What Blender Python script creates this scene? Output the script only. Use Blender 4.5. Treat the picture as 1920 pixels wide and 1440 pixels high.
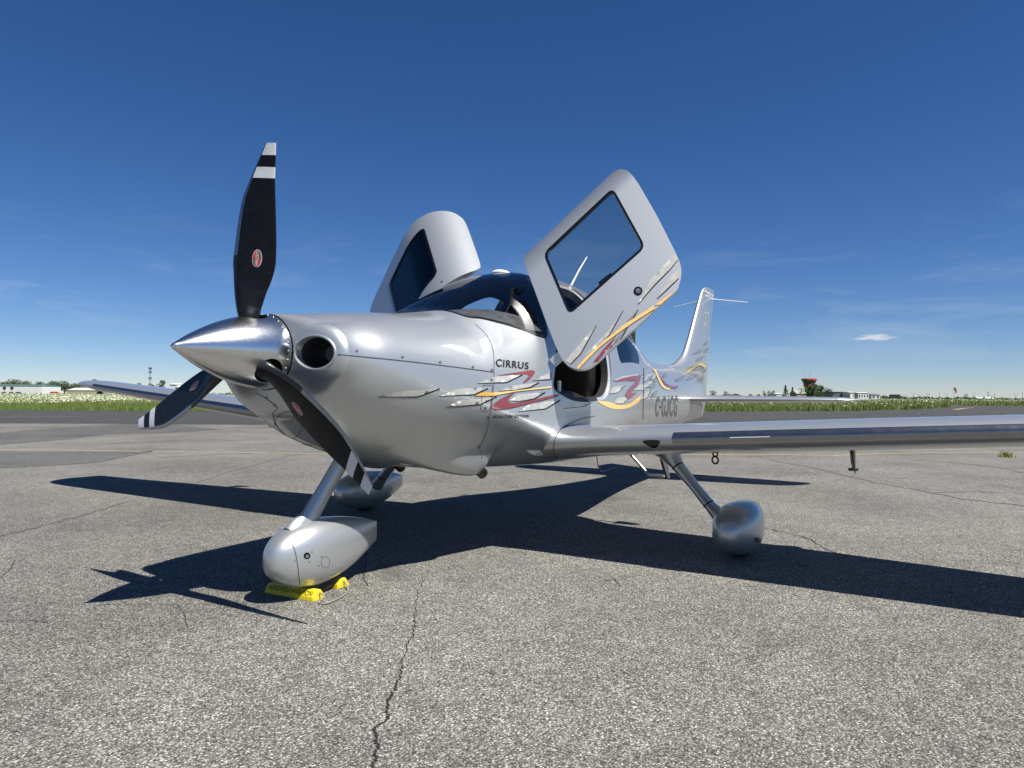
import bpy, bmesh, math, random
import numpy as np
from mathutils import Vector, Matrix
from mathutils.bvhtree import BVHTree
from mathutils.geometry import delaunay_2d_cdt

for o in list(bpy.data.objects):
    bpy.data.objects.remove(o)
scene = bpy.context.scene
COL = scene.collection
R = math.radians
random.seed(7)
RNG = np.random.default_rng(11)

# ------------------------------------------------------------------ camera
# world: x aft along the aeroplane, y to its right wing, z up, ground z = 0
CAM = np.array([-1.822, -2.846, 1.038])
YAW, PIT, ROL, FPX = R(31.651), R(0.970), R(0.352), 1331.1     # FPX for a 1920 px wide frame
_F = np.array([math.cos(YAW)*math.cos(PIT), math.sin(YAW)*math.cos(PIT), math.sin(PIT)])
_R0 = np.array([math.sin(YAW), -math.cos(YAW), 0.0])
_U0 = np.cross(_R0, _F)
_R = math.cos(ROL)*_R0 + math.sin(ROL)*_U0
_U = -math.sin(ROL)*_R0 + math.cos(ROL)*_U0
cam_data = bpy.data.cameras.new('camera')
cam = bpy.data.objects.new('camera', cam_data)
COL.objects.link(cam)
M = Matrix.Identity(4)
for i in range(3):
    M[i][0], M[i][1], M[i][2], M[i][3] = _R[i], _U[i], -_F[i], CAM[i]
cam.matrix_world = M
cam_data.sensor_fit = 'HORIZONTAL'
cam_data.sensor_width = 36.0
cam_data.lens = 36.0*FPX/1920.0
cam_data.clip_start = 0.05
cam_data.clip_end = 12000
scene.camera = cam

def ray(u, v):
    d = _F + (u-960)/FPX*_R - (v-720)/FPX*_U
    return d/np.linalg.norm(d)
def on(u, v, axis, val):
    d = ray(u, v)
    return CAM + (val-CAM[axis])/d[axis]*d
def ground(u, v, z=0.0):
    return on(u, v, 2, z)
def at_depth(u, v, depth):
    d = ray(u, v)
    return CAM + d*(depth/(d@_F))

# ------------------------------------------------------------------ sky, sun, exposure
SUN_OFF = np.array([0.065, 0.643, -1.0])            # where the light travels
sun_from = -SUN_OFF/np.linalg.norm(SUN_OFF)
SUN_EL = math.asin(sun_from[2])
SUN_AZ = math.atan2(sun_from[0], sun_from[1])        # clockwise from +y
world = bpy.data.worlds.new('World'); scene.world = world
world.use_nodes = True
wn, wl = world.node_tree.nodes, world.node_tree.links
wn.clear()
w_out = wn.new('ShaderNodeOutputWorld'); w_bg = wn.new('ShaderNodeBackground')
w_sky = wn.new('ShaderNodeTexSky'); w_sky.sky_type = 'NISHITA'; w_sky.sun_disc = False
w_sky.sun_elevation = SUN_EL; w_sky.sun_rotation = SUN_AZ
w_sky.altitude = 50; w_sky.air_density = 0.75; w_sky.dust_density = 0.0; w_sky.ozone_density = 5.0
w_bg.inputs['Strength'].default_value = 0.050
# thin cirrus streaks low in the sky and one small fair-weather cloud
tc = wn.new('ShaderNodeTexCoord')
mp = wn.new('ShaderNodeMapping'); mp.inputs['Scale'].default_value = (3.0, 3.0, 16.0)
nz = wn.new('ShaderNodeTexNoise'); nz.inputs['Scale'].default_value = 1.6; nz.inputs['Detail'].default_value = 9
nz.inputs['Roughness'].default_value = 0.62; nz.inputs['Distortion'].default_value = 0.6
wl.new(tc.outputs['Generated'], mp.inputs['Vector']); wl.new(mp.outputs['Vector'], nz.inputs['Vector'])
cr = wn.new('ShaderNodeMapRange'); cr.inputs['From Min'].default_value = 0.53; cr.inputs['From Max'].default_value = 0.80
wl.new(nz.outputs['Fac'], cr.inputs['Value'])
sx = wn.new('ShaderNodeSeparateXYZ'); wl.new(tc.outputs['Generated'], sx.inputs[0])
lo = wn.new('ShaderNodeMapRange'); lo.inputs['From Min'].default_value = 0.02; lo.inputs['From Max'].default_value = 0.06
hi = wn.new('ShaderNodeMapRange'); hi.inputs['From Min'].default_value = 0.25; hi.inputs['From Max'].default_value = 0.12
wl.new(sx.outputs['Z'], lo.inputs['Value']); wl.new(sx.outputs['Z'], hi.inputs['Value'])
def wmath(op, a, b=None):
    n = wn.new('ShaderNodeMath'); n.operation = op
    for i, s in enumerate((a, b)):
        if s is None: continue
        if isinstance(s, (int, float)): n.inputs[i].default_value = s
        else: wl.new(s, n.inputs[i])
    return n.outputs[0]
c1 = wmath('MULTIPLY', wmath('MULTIPLY', cr.outputs[0], lo.outputs[0]), wmath('MULTIPLY', hi.outputs[0], 0.20))
# small cumulus, placed by direction
cd = ray(1640, 633)
dv = wn.new('ShaderNodeVectorMath'); dv.operation = 'SUBTRACT'; dv.inputs[1].default_value = tuple(cd)
nrm = wn.new('ShaderNodeVectorMath'); nrm.operation = 'NORMALIZE'
wl.new(tc.outputs['Generated'], nrm.inputs[0]); wl.new(nrm.outputs[0], dv.inputs[0])
cm = wn.new('ShaderNodeMapping'); cm.inputs['Scale'].default_value = (36, 36, 210)
wl.new(dv.outputs[0], cm.inputs['Vector'])
ln = wn.new('ShaderNodeVectorMath'); ln.operation = 'LENGTH'; wl.new(cm.outputs[0], ln.inputs[0])
n2 = wn.new('ShaderNodeTexNoise'); n2.inputs['Scale'].default_value = 1.7; n2.inputs['Detail'].default_value = 6
wl.new(cm.outputs[0], n2.inputs['Vector'])
c2v = wmath('ADD', ln.outputs['Value'], wmath('MULTIPLY', n2.outputs['Fac'], 1.6))
c2 = wn.new('ShaderNodeMapRange'); c2.inputs['From Min'].default_value = 1.75; c2.inputs['From Max'].default_value = 1.15
c2.inputs['To Max'].default_value = 0.8
wl.new(c2v, c2.inputs['Value'])
cmix = wn.new('ShaderNodeMix'); cmix.data_type = 'RGBA'
cmax = wmath('MAXIMUM', c1, c2.outputs[0])
w_hsv = wn.new('ShaderNodeHueSaturation'); w_hsv.inputs['Saturation'].default_value = 1.19
w_tint = wn.new('ShaderNodeMix'); w_tint.data_type = 'RGBA'; w_tint.blend_type = 'MULTIPLY'; w_tint.inputs['Factor'].default_value = 1.0
w_tint.inputs['B'].default_value = (1.01, 0.98, 1.06, 1)
wl.new(w_sky.outputs[0], w_tint.inputs['A']); wl.new(w_tint.outputs['Result'], w_hsv.inputs['Color'])
wl.new(cmax, cmix.inputs['Factor']); wl.new(w_hsv.outputs[0], cmix.inputs['A'])
cmix.inputs['B'].default_value = (8.5, 8.9, 9.4, 1)
wl.new(cmix.outputs['Result'], w_bg.inputs['Color']); wl.new(w_bg.outputs[0], w_out.inputs['Surface'])

sun_data = bpy.data.lights.new('sun', 'SUN'); sun_data.energy = 5.0; sun_data.angle = R(0.53)
sun_data.color = (1.0, 0.955, 0.89)
sun = bpy.data.objects.new('sun', sun_data); COL.objects.link(sun)
sun.rotation_euler = Vector(SUN_OFF).to_track_quat('-Z', 'Y').to_euler()
sun.location = (0, -6, 12)
vs = scene.view_settings
vs.view_transform = 'Standard'; vs.look = 'None'; vs.exposure = 0.82; vs.gamma = 1.0
vs.use_curve_mapping = False
scene.render.engine = 'CYCLES'
scene.cycles.max_bounces = 8
scene.cycles.transparent_max_bounces = 12

# ------------------------------------------------------------------ materials
MATS = {}
def pmat(name, col, rough=0.5, metal=0.0, coat=0.0, coat_rough=0.05, spec=0.5, var=0.0, vscale=20.0, bump=0.0, bscale=200.0):
    m = bpy.data.materials.new(name); m.use_nodes = True
    nt = m.node_tree; b = nt.nodes['Principled BSDF']
    b.inputs['Base Color'].default_value = (*col, 1)
    b.inputs['Roughness'].default_value = rough; b.inputs['Metallic'].default_value = metal
    b.inputs['Coat Weight'].default_value = coat; b.inputs['Coat Roughness'].default_value = coat_rough
    b.inputs['Specular IOR Level'].default_value = spec
    if var > 0 or bump > 0:
        t = nt.nodes.new('ShaderNodeTexCoord')
    if var > 0:
        n = nt.nodes.new('ShaderNodeTexNoise'); n.inputs['Scale'].default_value = vscale; n.inputs['Detail'].default_value = 5
        nt.links.new(t.outputs['Object'], n.inputs['Vector'])
        mr = nt.nodes.new('ShaderNodeMapRange'); mr.inputs['From Min'].default_value = 0.3; mr.inputs['From Max'].default_value = 0.7
        mr.inputs['To Min'].default_value = 1-var; mr.inputs['To Max'].default_value = 1+var
        nt.links.new(n.outputs['Fac'], mr.inputs['Value'])
        mx = nt.nodes.new('ShaderNodeMix'); mx.data_type = 'RGBA'; mx.blend_type = 'MULTIPLY'; mx.inputs['Factor'].default_value = 1
        mx.inputs['A'].default_value = (*col, 1)
        nt.links.new(mr.outputs[0], mx.inputs['B']); nt.links.new(mx.outputs['Result'], b.inputs['Base Color'])
        mr2 = nt.nodes.new('ShaderNodeMapRange'); mr2.inputs['From Min'].default_value = 0.3; mr2.inputs['From Max'].default_value = 0.7
        mr2.inputs['To Min'].default_value = rough*(1-var*0.8); mr2.inputs['To Max'].default_value = min(1, rough*(1+var*0.8))
        nt.links.new(n.outputs['Fac'], mr2.inputs['Value']); nt.links.new(mr2.outputs[0], b.inputs['Roughness'])
    if bump > 0:
        n = nt.nodes.new('ShaderNodeTexNoise'); n.inputs['Scale'].default_value = bscale; n.inputs['Detail'].default_value = 3
        nt.links.new(t.outputs['Object'], n.inputs['Vector'])
        bp = nt.nodes.new('ShaderNodeBump'); bp.inputs['Strength'].default_value = bump; bp.inputs['Distance'].default_value = 0.01
        nt.links.new(n.outputs['Fac'], bp.inputs['Height']); nt.links.new(bp.outputs[0], b.inputs['Normal'])
    MATS[name] = m
    return m

def glass_mat(name, tint, gloss=1.0):
    m = bpy.data.materials.new(name); m.use_nodes = True
    nt = m.node_tree; nt.nodes.clear()
    o = nt.nodes.new('ShaderNodeOutputMaterial'); t = nt.nodes.new('ShaderNodeBsdfTransparent'); g = nt.nodes.new('ShaderNodeBsdfGlossy')
    t.inputs['Color'].default_value = (*tint, 1); g.inputs['Roughness'].default_value = 0.015
    g.inputs['Color'].default_value = (gloss, gloss, gloss, 1)
    f = nt.nodes.new('ShaderNodeFresnel'); f.inputs['IOR'].default_value = 1.49
    mx = nt.nodes.new('ShaderNodeMixShader')
    nt.links.new(f.outputs[0], mx.inputs[0]); nt.links.new(t.outputs[0], mx.inputs[1]); nt.links.new(g.outputs[0], mx.inputs[2])
    nt.links.new(mx.outputs[0], o.inputs['Surface'])
    MATS[name] = m
    return m

silver = pmat('silver_paint', (0.470, 0.490, 0.497), 0.40, 0.72, 0.7, 0.05)
silver_lt = pmat('silver_paint_jamb', (0.52, 0.54, 0.55), 0.35, 0.55, 0.5, 0.08)
polished = pmat('polished_aluminium', (0.66, 0.67, 0.67), 0.235, 1.0, var=0.06, vscale=90)
titan = pmat('leading_edge_metal', (0.30, 0.30, 0.30), 0.32, 1.0, var=0.07, vscale=25)
steel = pmat('bare_steel', (0.50, 0.49, 0.47), 0.35, 1.0, var=0.1, vscale=40)
black_blade = pmat('blade_black', (0.006, 0.007, 0.010), 0.45, 0.0, spec=0.14, var=0.2, vscale=30)
boot = pmat('rubber_boot', (0.010, 0.010, 0.011), 0.30)
blade_white = pmat('blade_white', (0.62, 0.63, 0.64), 0.45, var=0.06, vscale=40)
black_gloss = pmat('black_gloss', (0.006, 0.006, 0.006), 0.2)
rubber = pmat('tyre_rubber', (0.018, 0.018, 0.018), 0.8, bump=0.2)
cabin = pmat('cabin_trim', (0.018, 0.018, 0.019), 0.55, bump=0.1)
leather = pmat('black_leather', (0.014, 0.013, 0.013), 0.38, bump=0.25, bscale=300)
glare = pmat('glareshield_vinyl', (0.085, 0.085, 0.088), 0.55, var=0.25, vscale=18, bump=0.1)
white_paint = pmat('white_paint', (0.78, 0.78, 0.77), 0.4)
dkgrey = pmat('dark_grey_metal', (0.10, 0.10, 0.10), 0.45, 0.5)
seam_m = pmat('seam_gap', (0.03, 0.03, 0.03), 0.7)
seam_faint = pmat('seam_faint', (0.16, 0.16, 0.165), 0.6, 0.3)
leaf_m = pmat('graphic_silver', (0.40, 0.40, 0.37), 0.45, 0.15, 0.5, 0.06, var=0.12, vscale=30)
leaf_d = pmat('graphic_grey', (0.20, 0.20, 0.19), 0.42, 0.35, 0.5, 0.06, var=0.2, vscale=25)
black_ink = pmat('graphic_black', (0.010, 0.010, 0.012), 0.6, 0, 0.0, spec=0.2)
red_m = pmat('graphic_maroon', (0.20, 0.036, 0.046), 0.35, 0.1, 0.6)
gold_m = pmat('graphic_gold', (0.72, 0.47, 0.17), 0.38, 0.1, 0.5)
gold2_m = pmat('graphic_amber', (0.75, 0.36, 0.02), 0.35, 0.1, 0.5)
yellow = pmat('chock_yellow', (0.62, 0.50, 0.015), 0.55, var=0.12, vscale=40, bump=0.15)
rope_m = pmat('rope_fibre', (0.20, 0.19, 0.17), 0.9)
decal_red = pmat('badge_red', (0.45, 0.03, 0.04), 0.4)
decal_olive = pmat('badge_olive', (0.12, 0.09, 0.03), 0.4)
glass_w = glass_mat('windshield_glass', (0.80, 0.83, 0.84))
glass_d = glass_mat('door_glass', (0.86, 0.85, 0.83))
glass_r = glass_mat('rear_glass', (0.10, 0.12, 0.13))

# ------------------------------------------------------------------ mesh helpers
def mk(name, verts, faces, mats, parent=None, smooth=True, normals=None, fmat=None):
    me = bpy.data.meshes.new(name)
    me.from_pydata([tuple(map(float, v)) for v in verts], [], [tuple(map(int, f)) for f in faces])
    for m in (mats if isinstance(mats, (list, tuple)) else [mats]):
        me.materials.append(m)
    if fmat is not None:
        me.polygons.foreach_set('material_index', np.asarray(fmat, dtype=np.int32))
    me.polygons.foreach_set('use_smooth', np.full(len(me.polygons), bool(smooth)))
    me.update()
    if normals is not None:
        me.normals_split_custom_set_from_vertices([tuple(map(float, n)) for n in normals])
    o = bpy.data.objects.new(name, me)
    COL.objects.link(o)
    if parent is not None: o.parent = parent
    return o

def fix_normals(o, angle=None):
    bm = bmesh.new(); bm.from_mesh(o.data)
    bmesh.ops.recalc_face_normals(bm, faces=bm.faces)
    bm.to_mesh(o.data); bm.free()
    if angle is not None:
        o.data.set_sharp_from_angle(angle=R(angle))
    return o

def tag(o, label=None, cat=None, group=None, kind=None):
    if label: o['label'] = label
    if cat: o['category'] = cat
    if group: o['group'] = group
    if kind: o['kind'] = kind
    return o

def empty(name, loc=(0, 0, 0)):
    o = bpy.data.objects.new(name, None); COL.objects.link(o); o.location = loc
    o.empty_display_size = 0.3
    return o

class MB:
    """collects simple shapes into one mesh"""
    def __init__(s): s.v = []; s.f = []
    def add(s, v, f):
        b = len(s.v); s.v += [tuple(map(float, p)) for p in v]; s.f += [tuple(i+b for i in q) for q in f]; return s
    def box(s, c, d, rz=0.0, axes=None):
        c = np.array(c, float); h = np.array(d, float)/2
        if axes is None:
            ax = np.array([[math.cos(rz), math.sin(rz), 0], [-math.sin(rz), math.cos(rz), 0], [0, 0, 1]])
        else: ax = np.array(axes, float)
        v = [c+ax[0]*h[0]*i+ax[1]*h[1]*j+ax[2]*h[2]*k for i in (-1, 1) for j in (-1, 1) for k in (-1, 1)]
        return s.add(v, [(0, 1, 3, 2), (4, 6, 7, 5), (0, 4, 5, 1), (2, 3, 7, 6), (0, 2, 6, 4), (1, 5, 7, 3)])
    def tube(s, pts, rad, n=12, cap=True, flat=None):
        pts = [np.array(p, float) for p in pts]
        rad = [rad]*len(pts) if np.isscalar(rad) else rad
        v = []; up0 = None
        for i, p in enumerate(pts):
            t = pts[min(i+1, len(pts)-1)]-pts[max(i-1, 0)]; t /= np.linalg.norm(t)
            if up0 is None:
                up0 = np.array([1.0, 0, 0]) if abs(t[0]) < 0.8 else np.array([0, 1.0, 0])
            a = up0-t*(up0@t); a /= np.linalg.norm(a); b = np.cross(t, a); up0 = a
            r = rad[i]; ra, rb = (r if not np.isscalar(r) else (r, r))
            for k in range(n):
                q = 2*math.pi*k/n
                v.append(p+a*ra*math.cos(q)+b*rb*math.sin(q))
        f = []
        for i in range(len(pts)-1):
            for k in range(n):
                k2 = (k+1) % n
                f.append((i*n+k, i*n+k2, (i+1)*n+k2, (i+1)*n+k))
        if cap:
            f.append(tuple(range(n-1, -1, -1))); f.append(tuple((len(pts)-1)*n+k for k in range(n)))
        return s.add(v, f)
    def sphere(s, c, r, n=16, m=10):
        c = np.array(c, float); r = np.array(r if not np.isscalar(r) else (r, r, r), float)
        v = []; f = []
        for i in range(m+1):
            ph = math.pi*i/m
            for k in range(n):
                q = 2*math.pi*k/n
                v.append(c+r*np.array([math.sin(ph)*math.cos(q), math.sin(ph)*math.sin(q), math.cos(ph)]))
        for i in range(m):
            for k in range(n):
                k2 = (k+1) % n
                f.append((i*n+k, (i+1)*n+k, (i+1)*n+k2, i*n+k2))
        return s.add(v, f)
    def build(s, name, mat, parent=None, smooth=True, angle=40, clean=True):
        o = mk(name, s.v, s.f, mat, parent, smooth)
        if clean:
            bm = bmesh.new(); bm.from_mesh(o.data)
            bmesh.ops.remove_doubles(bm, verts=bm.verts, dist=1e-5)
            bmesh.ops.recalc_face_normals(bm, faces=bm.faces)
            bm.to_mesh(o.data); bm.free()
        if smooth and angle: o.data.set_sharp_from_angle(angle=R(angle))
        return o

def pchip(xs, ys):
    xs = np.array(xs, float); ys = np.array(ys, float)
    h = np.diff(xs); d = np.diff(ys)/h
    m = np.zeros_like(xs)
    m[0], m[-1] = d[0], d[-1]
    for i in range(1, len(xs)-1):
        if d[i-1]*d[i] > 0:
            w1, w2 = 2*h[i]+h[i-1], h[i]+2*h[i-1]
            m[i] = (w1+w2)/(w1/d[i-1]+w2/d[i])
    def f(x):
        x = np.clip(np.asarray(x, float), xs[0], xs[-1])
        i = np.clip(np.searchsorted(xs, x)-1, 0, len(h)-1)
        t = (x-xs[i])/h[i]
        return ((1+2*t)*(1-t)**2*ys[i]+t*(1-t)**2*h[i]*m[i]+t*t*(3-2*t)*ys[i+1]+t*t*(t-1)*h[i]*m[i+1])
    return f

def smooth_loop(pts, n=8, closed=True):
    """Catmull-Rom through the points"""
    P = np.array(pts, float); N = len(P); out = []
    rng = range(N) if closed else range(N-1)
    for i in rng:
        p0 = P[(i-1) % N] if (closed or i > 0) else P[i]
        p1, p2 = P[i], P[(i+1) % N]
        p3 = P[(i+2) % N] if (closed or i+2 < N) else p2
        for k in range(n):
            t = k/n
            out.append(0.5*((2*p1)+(-p0+p2)*t+(2*p0-5*p1+4*p2-p3)*t*t+(-p0+3*p1-3*p2+p3)*t**3))
    if not closed: out.append(P[-1])
    return np.array(out)

def dens(pts, step, closed=True):
    P = np.array(pts, float); out = []
    N = len(P)
    for i in range(N if closed else N-1):
        a, b = P[i], P[(i+1) % N]
        k = max(1, int(math.ceil(np.linalg.norm(b-a)/step)))
        for j in range(k): out.append(a+(b-a)*j/k)
    if not closed: out.append(P[-1])
    return np.array(out)

def round_poly(pts, r, n=5):
    """round the corners of a closed polygon"""
    P = np.array(pts, float); N = len(P); out = []
    for i in range(N):
        a, b, c = P[i-1], P[i], P[(i+1) % N]
        ri = r if np.isscalar(r) else r[i]
        u = a-b; w = c-b; lu, lw = np.linalg.norm(u), np.linalg.norm(w)
        k = min(ri, lu*0.48, lw*0.48)
        p, q = b+u/lu*k, b+w/lw*k
        for j in range(n+1):
            t = j/n
            out.append((1-t)**2*p+2*t*(1-t)*b+t*t*q)
    return np.array(out)

def inpoly(P, poly):
    P = np.asarray(P, float); x, y = P[:, 0], P[:, 1]; poly = np.asarray(poly, float)
    c = np.zeros(len(P), bool); j = len(poly)-1
    for i in range(len(poly)):
        xi, yi, xj, yj = *poly[i], *poly[j]
        if yi != yj:
            c ^= ((yi > y) != (yj > y)) & (x < (xj-xi)*(y-yi)/(yj-yi)+xi)
        j = i
    return c

def inset(poly, d):
    P = np.array(poly, float); N = len(P)
    area = 0.5*np.sum(P[:, 0]*np.roll(P[:, 1], -1)-np.roll(P[:, 0], -1)*P[:, 1])
    s = 1 if area > 0 else -1
    t = np.roll(P, -1, 0)-np.roll(P, 1, 0)
    t /= np.maximum(np.linalg.norm(t, axis=1, keepdims=True), 1e-9)
    return P+s*d*np.stack([-t[:, 1], t[:, 0]], 1)

def cdt(points, loops, mind):
    """triangulate free points plus closed loops; returns 2-D verts and triangles"""
    allp = []; edges = []
    for L in loops:
        b = len(allp); L = list(L)
        allp += [Vector((p[0], p[1])) for p in L]
        edges += [(b+i, b+(i+1) % len(L)) for i in range(len(L))]
    if loops:
        LP = np.concatenate([np.asarray(l)[:, :2] for l in loops])
        pts = np.asarray(points, float)
        keep = np.ones(len(pts), bool)
        for s in range(0, len(pts), 4000):
            d = ((pts[s:s+4000, None, :]-LP[None])**2).sum(-1).min(1)
            keep[s:s+4000] = d > mind*mind
        pts = pts[keep]
    else: pts = np.asarray(points, float)
    allp += [Vector((p[0], p[1])) for p in pts]
    r = delaunay_2d_cdt(allp, edges, [], 0, 1e-6)
    V = np.array([(v.x, v.y) for v in r[0]]); T = [tuple(f) for f in r[2]]
    return V, T

# ================================================================== GROUND
def asphalt(name, lo_c, hi_c, agg=165.0, tone=1.0, warm=(1.0, 0.968, 0.890), blot=0.26):
    m = bpy.data.materials.new(name); m.use_nodes = True; nt = m.node_tree; N = nt.nodes; Lk = nt.links
    b = N['Principled BSDF']; b.inputs['Roughness'].default_value = 0.88; b.inputs['Specular IOR Level'].default_value = 0.3
    t = N.new('ShaderNodeTexCoord')
    vo = N.new('ShaderNodeTexVoronoi'); vo.inputs['Scale'].default_value = agg; vo.inputs['Randomness'].default_value = 1
    Lk.new(t.outputs['Object'], vo.inputs['Vector'])
    sp = N.new('ShaderNodeSeparateColor'); Lk.new(vo.outputs['Color'], sp.inputs[0])
    rp = N.new('ShaderNodeValToRGB'); e = rp.color_ramp.elements
    e[0].position = 0.0; e[0].color = (lo_c*warm[0], lo_c*warm[1], lo_c*warm[2], 1); e[1].position = 1.0; e[1].color = (hi_c*2.1*warm[0], hi_c*2.1*warm[1], hi_c*2.1*warm[2], 1)
    k = rp.color_ramp.elements.new(0.45); k.color = (hi_c*0.66*warm[0], hi_c*0.66*warm[1], hi_c*0.65*warm[2], 1)
    k = rp.color_ramp.elements.new(0.88); k.color = (hi_c*1.15*warm[0], hi_c*1.15*warm[1], hi_c*1.1*warm[2], 1)
    Lk.new(sp.outputs[0], rp.inputs[0])
    ed = N.new('ShaderNodeMapRange'); ed.inputs['From Min'].default_value = 0.30; ed.inputs['From Max'].default_value = 0.62
    ed.inputs['To Min'].default_value = 1.0; ed.inputs['To Max'].default_value = 0.42
    Lk.new(vo.outputs['Distance'], ed.inputs['Value'])
    n1 = N.new('ShaderNodeTexNoise'); n1.inputs['Scale'].default_value = 0.55; n1.inputs['Detail'].default_value = 8; n1.inputs['Roughness'].default_value = 0.6
    n2 = N.new('ShaderNodeTexNoise'); n2.inputs['Scale'].default_value = 9.0; n2.inputs['Detail'].default_value = 6; n2.inputs['Roughness'].default_value = 0.65
    n3 = N.new('ShaderNodeTexNoise'); n3.inputs['Scale'].default_value = 0.09; n3.inputs['Detail'].default_value = 4
    for n in (n1, n2, n3): Lk.new(t.outputs['Object'], n.inputs['Vector'])
    def mr(src, a, b_, lo2=0.3, hi2=0.7):
        q = N.new('ShaderNodeMapRange'); q.inputs['From Min'].default_value = lo2; q.inputs['From Max'].default_value = hi2
        q.inputs['To Min'].default_value = a; q.inputs['To Max'].default_value = b_; Lk.new(src, q.inputs['Value']); return q.outputs[0]
    def mu(a, b_):
        q = N.new('ShaderNodeMath'); q.operation = 'MULTIPLY'; Lk.new(a, q.inputs[0]); Lk.new(b_, q.inputs[1]); return q.outputs[0]
    f = mu(mu(mr(n1.outputs['Fac'], 1-blot, 1+blot), mr(n2.outputs['Fac'], 0.84, 1.16)), mu(mr(n3.outputs['Fac'], 0.88, 1.12), ed.outputs[0]))
    n4 = N.new('ShaderNodeTexNoise'); n4.inputs['Scale'].default_value = 1.1; n4.inputs['Detail'].default_value = 7; n4.inputs['Distortion'].default_value = 0.8; Lk.new(t.outputs['Object'], n4.inputs['Vector'])
    f = mu(f, mr(n4.outputs['Fac'], 1.03, 0.74, 0.60, 0.74))
    mx = N.new('ShaderNodeMix'); mx.data_type = 'RGBA'; mx.blend_type = 'MULTIPLY'; mx.inputs['Factor'].default_value = 1
    Lk.new(rp.outputs[0], mx.inputs['A']); Lk.new(f, mx.inputs['B']); Lk.new(mx.outputs['Result'], b.inputs['Base Color'])
    bp = N.new('ShaderNodeBump'); bp.inputs['Strength'].default_value = 0.55; bp.inputs['Distance'].default_value = 0.004
    inv = N.new('ShaderNodeMath'); inv.operation = 'SUBTRACT'; inv.inputs[0].default_value = 1.0; Lk.new(vo.outputs['Distance'], inv.inputs[1])
    hsum = N.new('ShaderNodeMath'); hsum.operation = 'ADD'; Lk.new(inv.outputs[0], hsum.inputs[0]); Lk.new(sp.outputs[1], hsum.inputs[1])
    Lk.new(hsum.outputs[0], bp.inputs['Height']); Lk.new(bp.outputs[0], b.inputs['Normal'])
    MATS[name] = m
    return m
apron_m = asphalt('apron_asphalt', 0.060, 0.275)
taxi_m = asphalt('taxiway_asphalt', 0.03, 0.088, warm=(1.0, 1.0, 1.02), blot=0.10)
patch_m = asphalt('old_asphalt_patch', 0.045, 0.175, warm=(1.0, 0.985, 0.97))
crack_m = pmat('crack_dirt', (0.014, 0.013, 0.012), 1.0)
seal_m = pmat('tar_line', (0.095, 0.091, 0.085), 0.85, var=0.3, vscale=30)
line_m = pmat('yellow_line_paint', (0.29, 0.225, 0.125), 0.8, var=0.25, vscale=14)

def field_mat(name, c1, c2, sc=1.2):
    m = pmat(name, c1, 0.95); nt = m.node_tree; b = nt.nodes['Principled BSDF']
    t = nt.nodes.new('ShaderNodeTexCoord'); n = nt.nodes.new('ShaderNodeTexNoise'); n.inputs['Scale'].default_value = sc; n.inputs['Detail'].default_value = 9
    n.inputs['Roughness'].default_value = 0.7
    nt.links.new(t.outputs['Object'], n.inputs['Vector'])
    r_ = nt.nodes.new('ShaderNodeValToRGB'); r_.color_ramp.elements[0].position = 0.32; r_.color_ramp.elements[1].position = 0.68
    r_.color_ramp.elements[0].color = (*c1, 1); r_.color_ramp.elements[1].color = (*c2, 1)
    nt.links.new(n.outputs['Fac'], r_.inputs[0]); nt.links.new(r_.outputs[0], b.inputs['Base Color'])
    return m
field_m = field_mat('meadow', (0.060, 0.095, 0.020), (0.12, 0.15, 0.045), 0.5)

FH = np.array([math.cos(YAW), math.sin(YAW), 0]); RH = np.array([math.sin(YAW), -math.cos(YAW), 0])
C0 = np.array([CAM[0], CAM[1], 0.0])
def G(X, Z, z=0.0): return C0+RH*X+FH*Z+np.array([0, 0, z])
def sheet(name, pts, mat, z, parent=None):
    o = mk(name, [(p[0], p[1], z) for p in pts], [tuple(range(len(pts)))], mat, parent, False)
    if o.data.polygons[0].normal.z < 0: o.data.flip_normals()
    return o
gnd = sheet('ground', [G(-4000, -1500), G(4000, -1500), G(4000, 5000), G(-4000, 5000)], field_m, -0.012); tag(gnd, kind='structure')
EDGE = 24.6
apron = sheet('apron', [G(-160, -60), G(160, -60), G(160, EDGE), G(-160, EDGE)], apron_m, 0.0); tag(apron, kind='structure')
far_edge = [G(-160, 42.5), G(-20, 42.8)] + [ground(*p) for p in ((600, 770), (1000, 771.5), (1330, 772), (1600, 770.8), (1700, 768.2), (1760, 765.6), (1787, 763.8), (1768, 762.2), (1738, 760.6), (1800, 760.9), (1920, 761.6))] + [G(160, 118)]
taxi = sheet('taxiway', [G(160, EDGE-0.3), G(-160, EDGE-0.3)]+far_edge, taxi_m, 0.004); tag(taxi, kind='structure')

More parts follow.
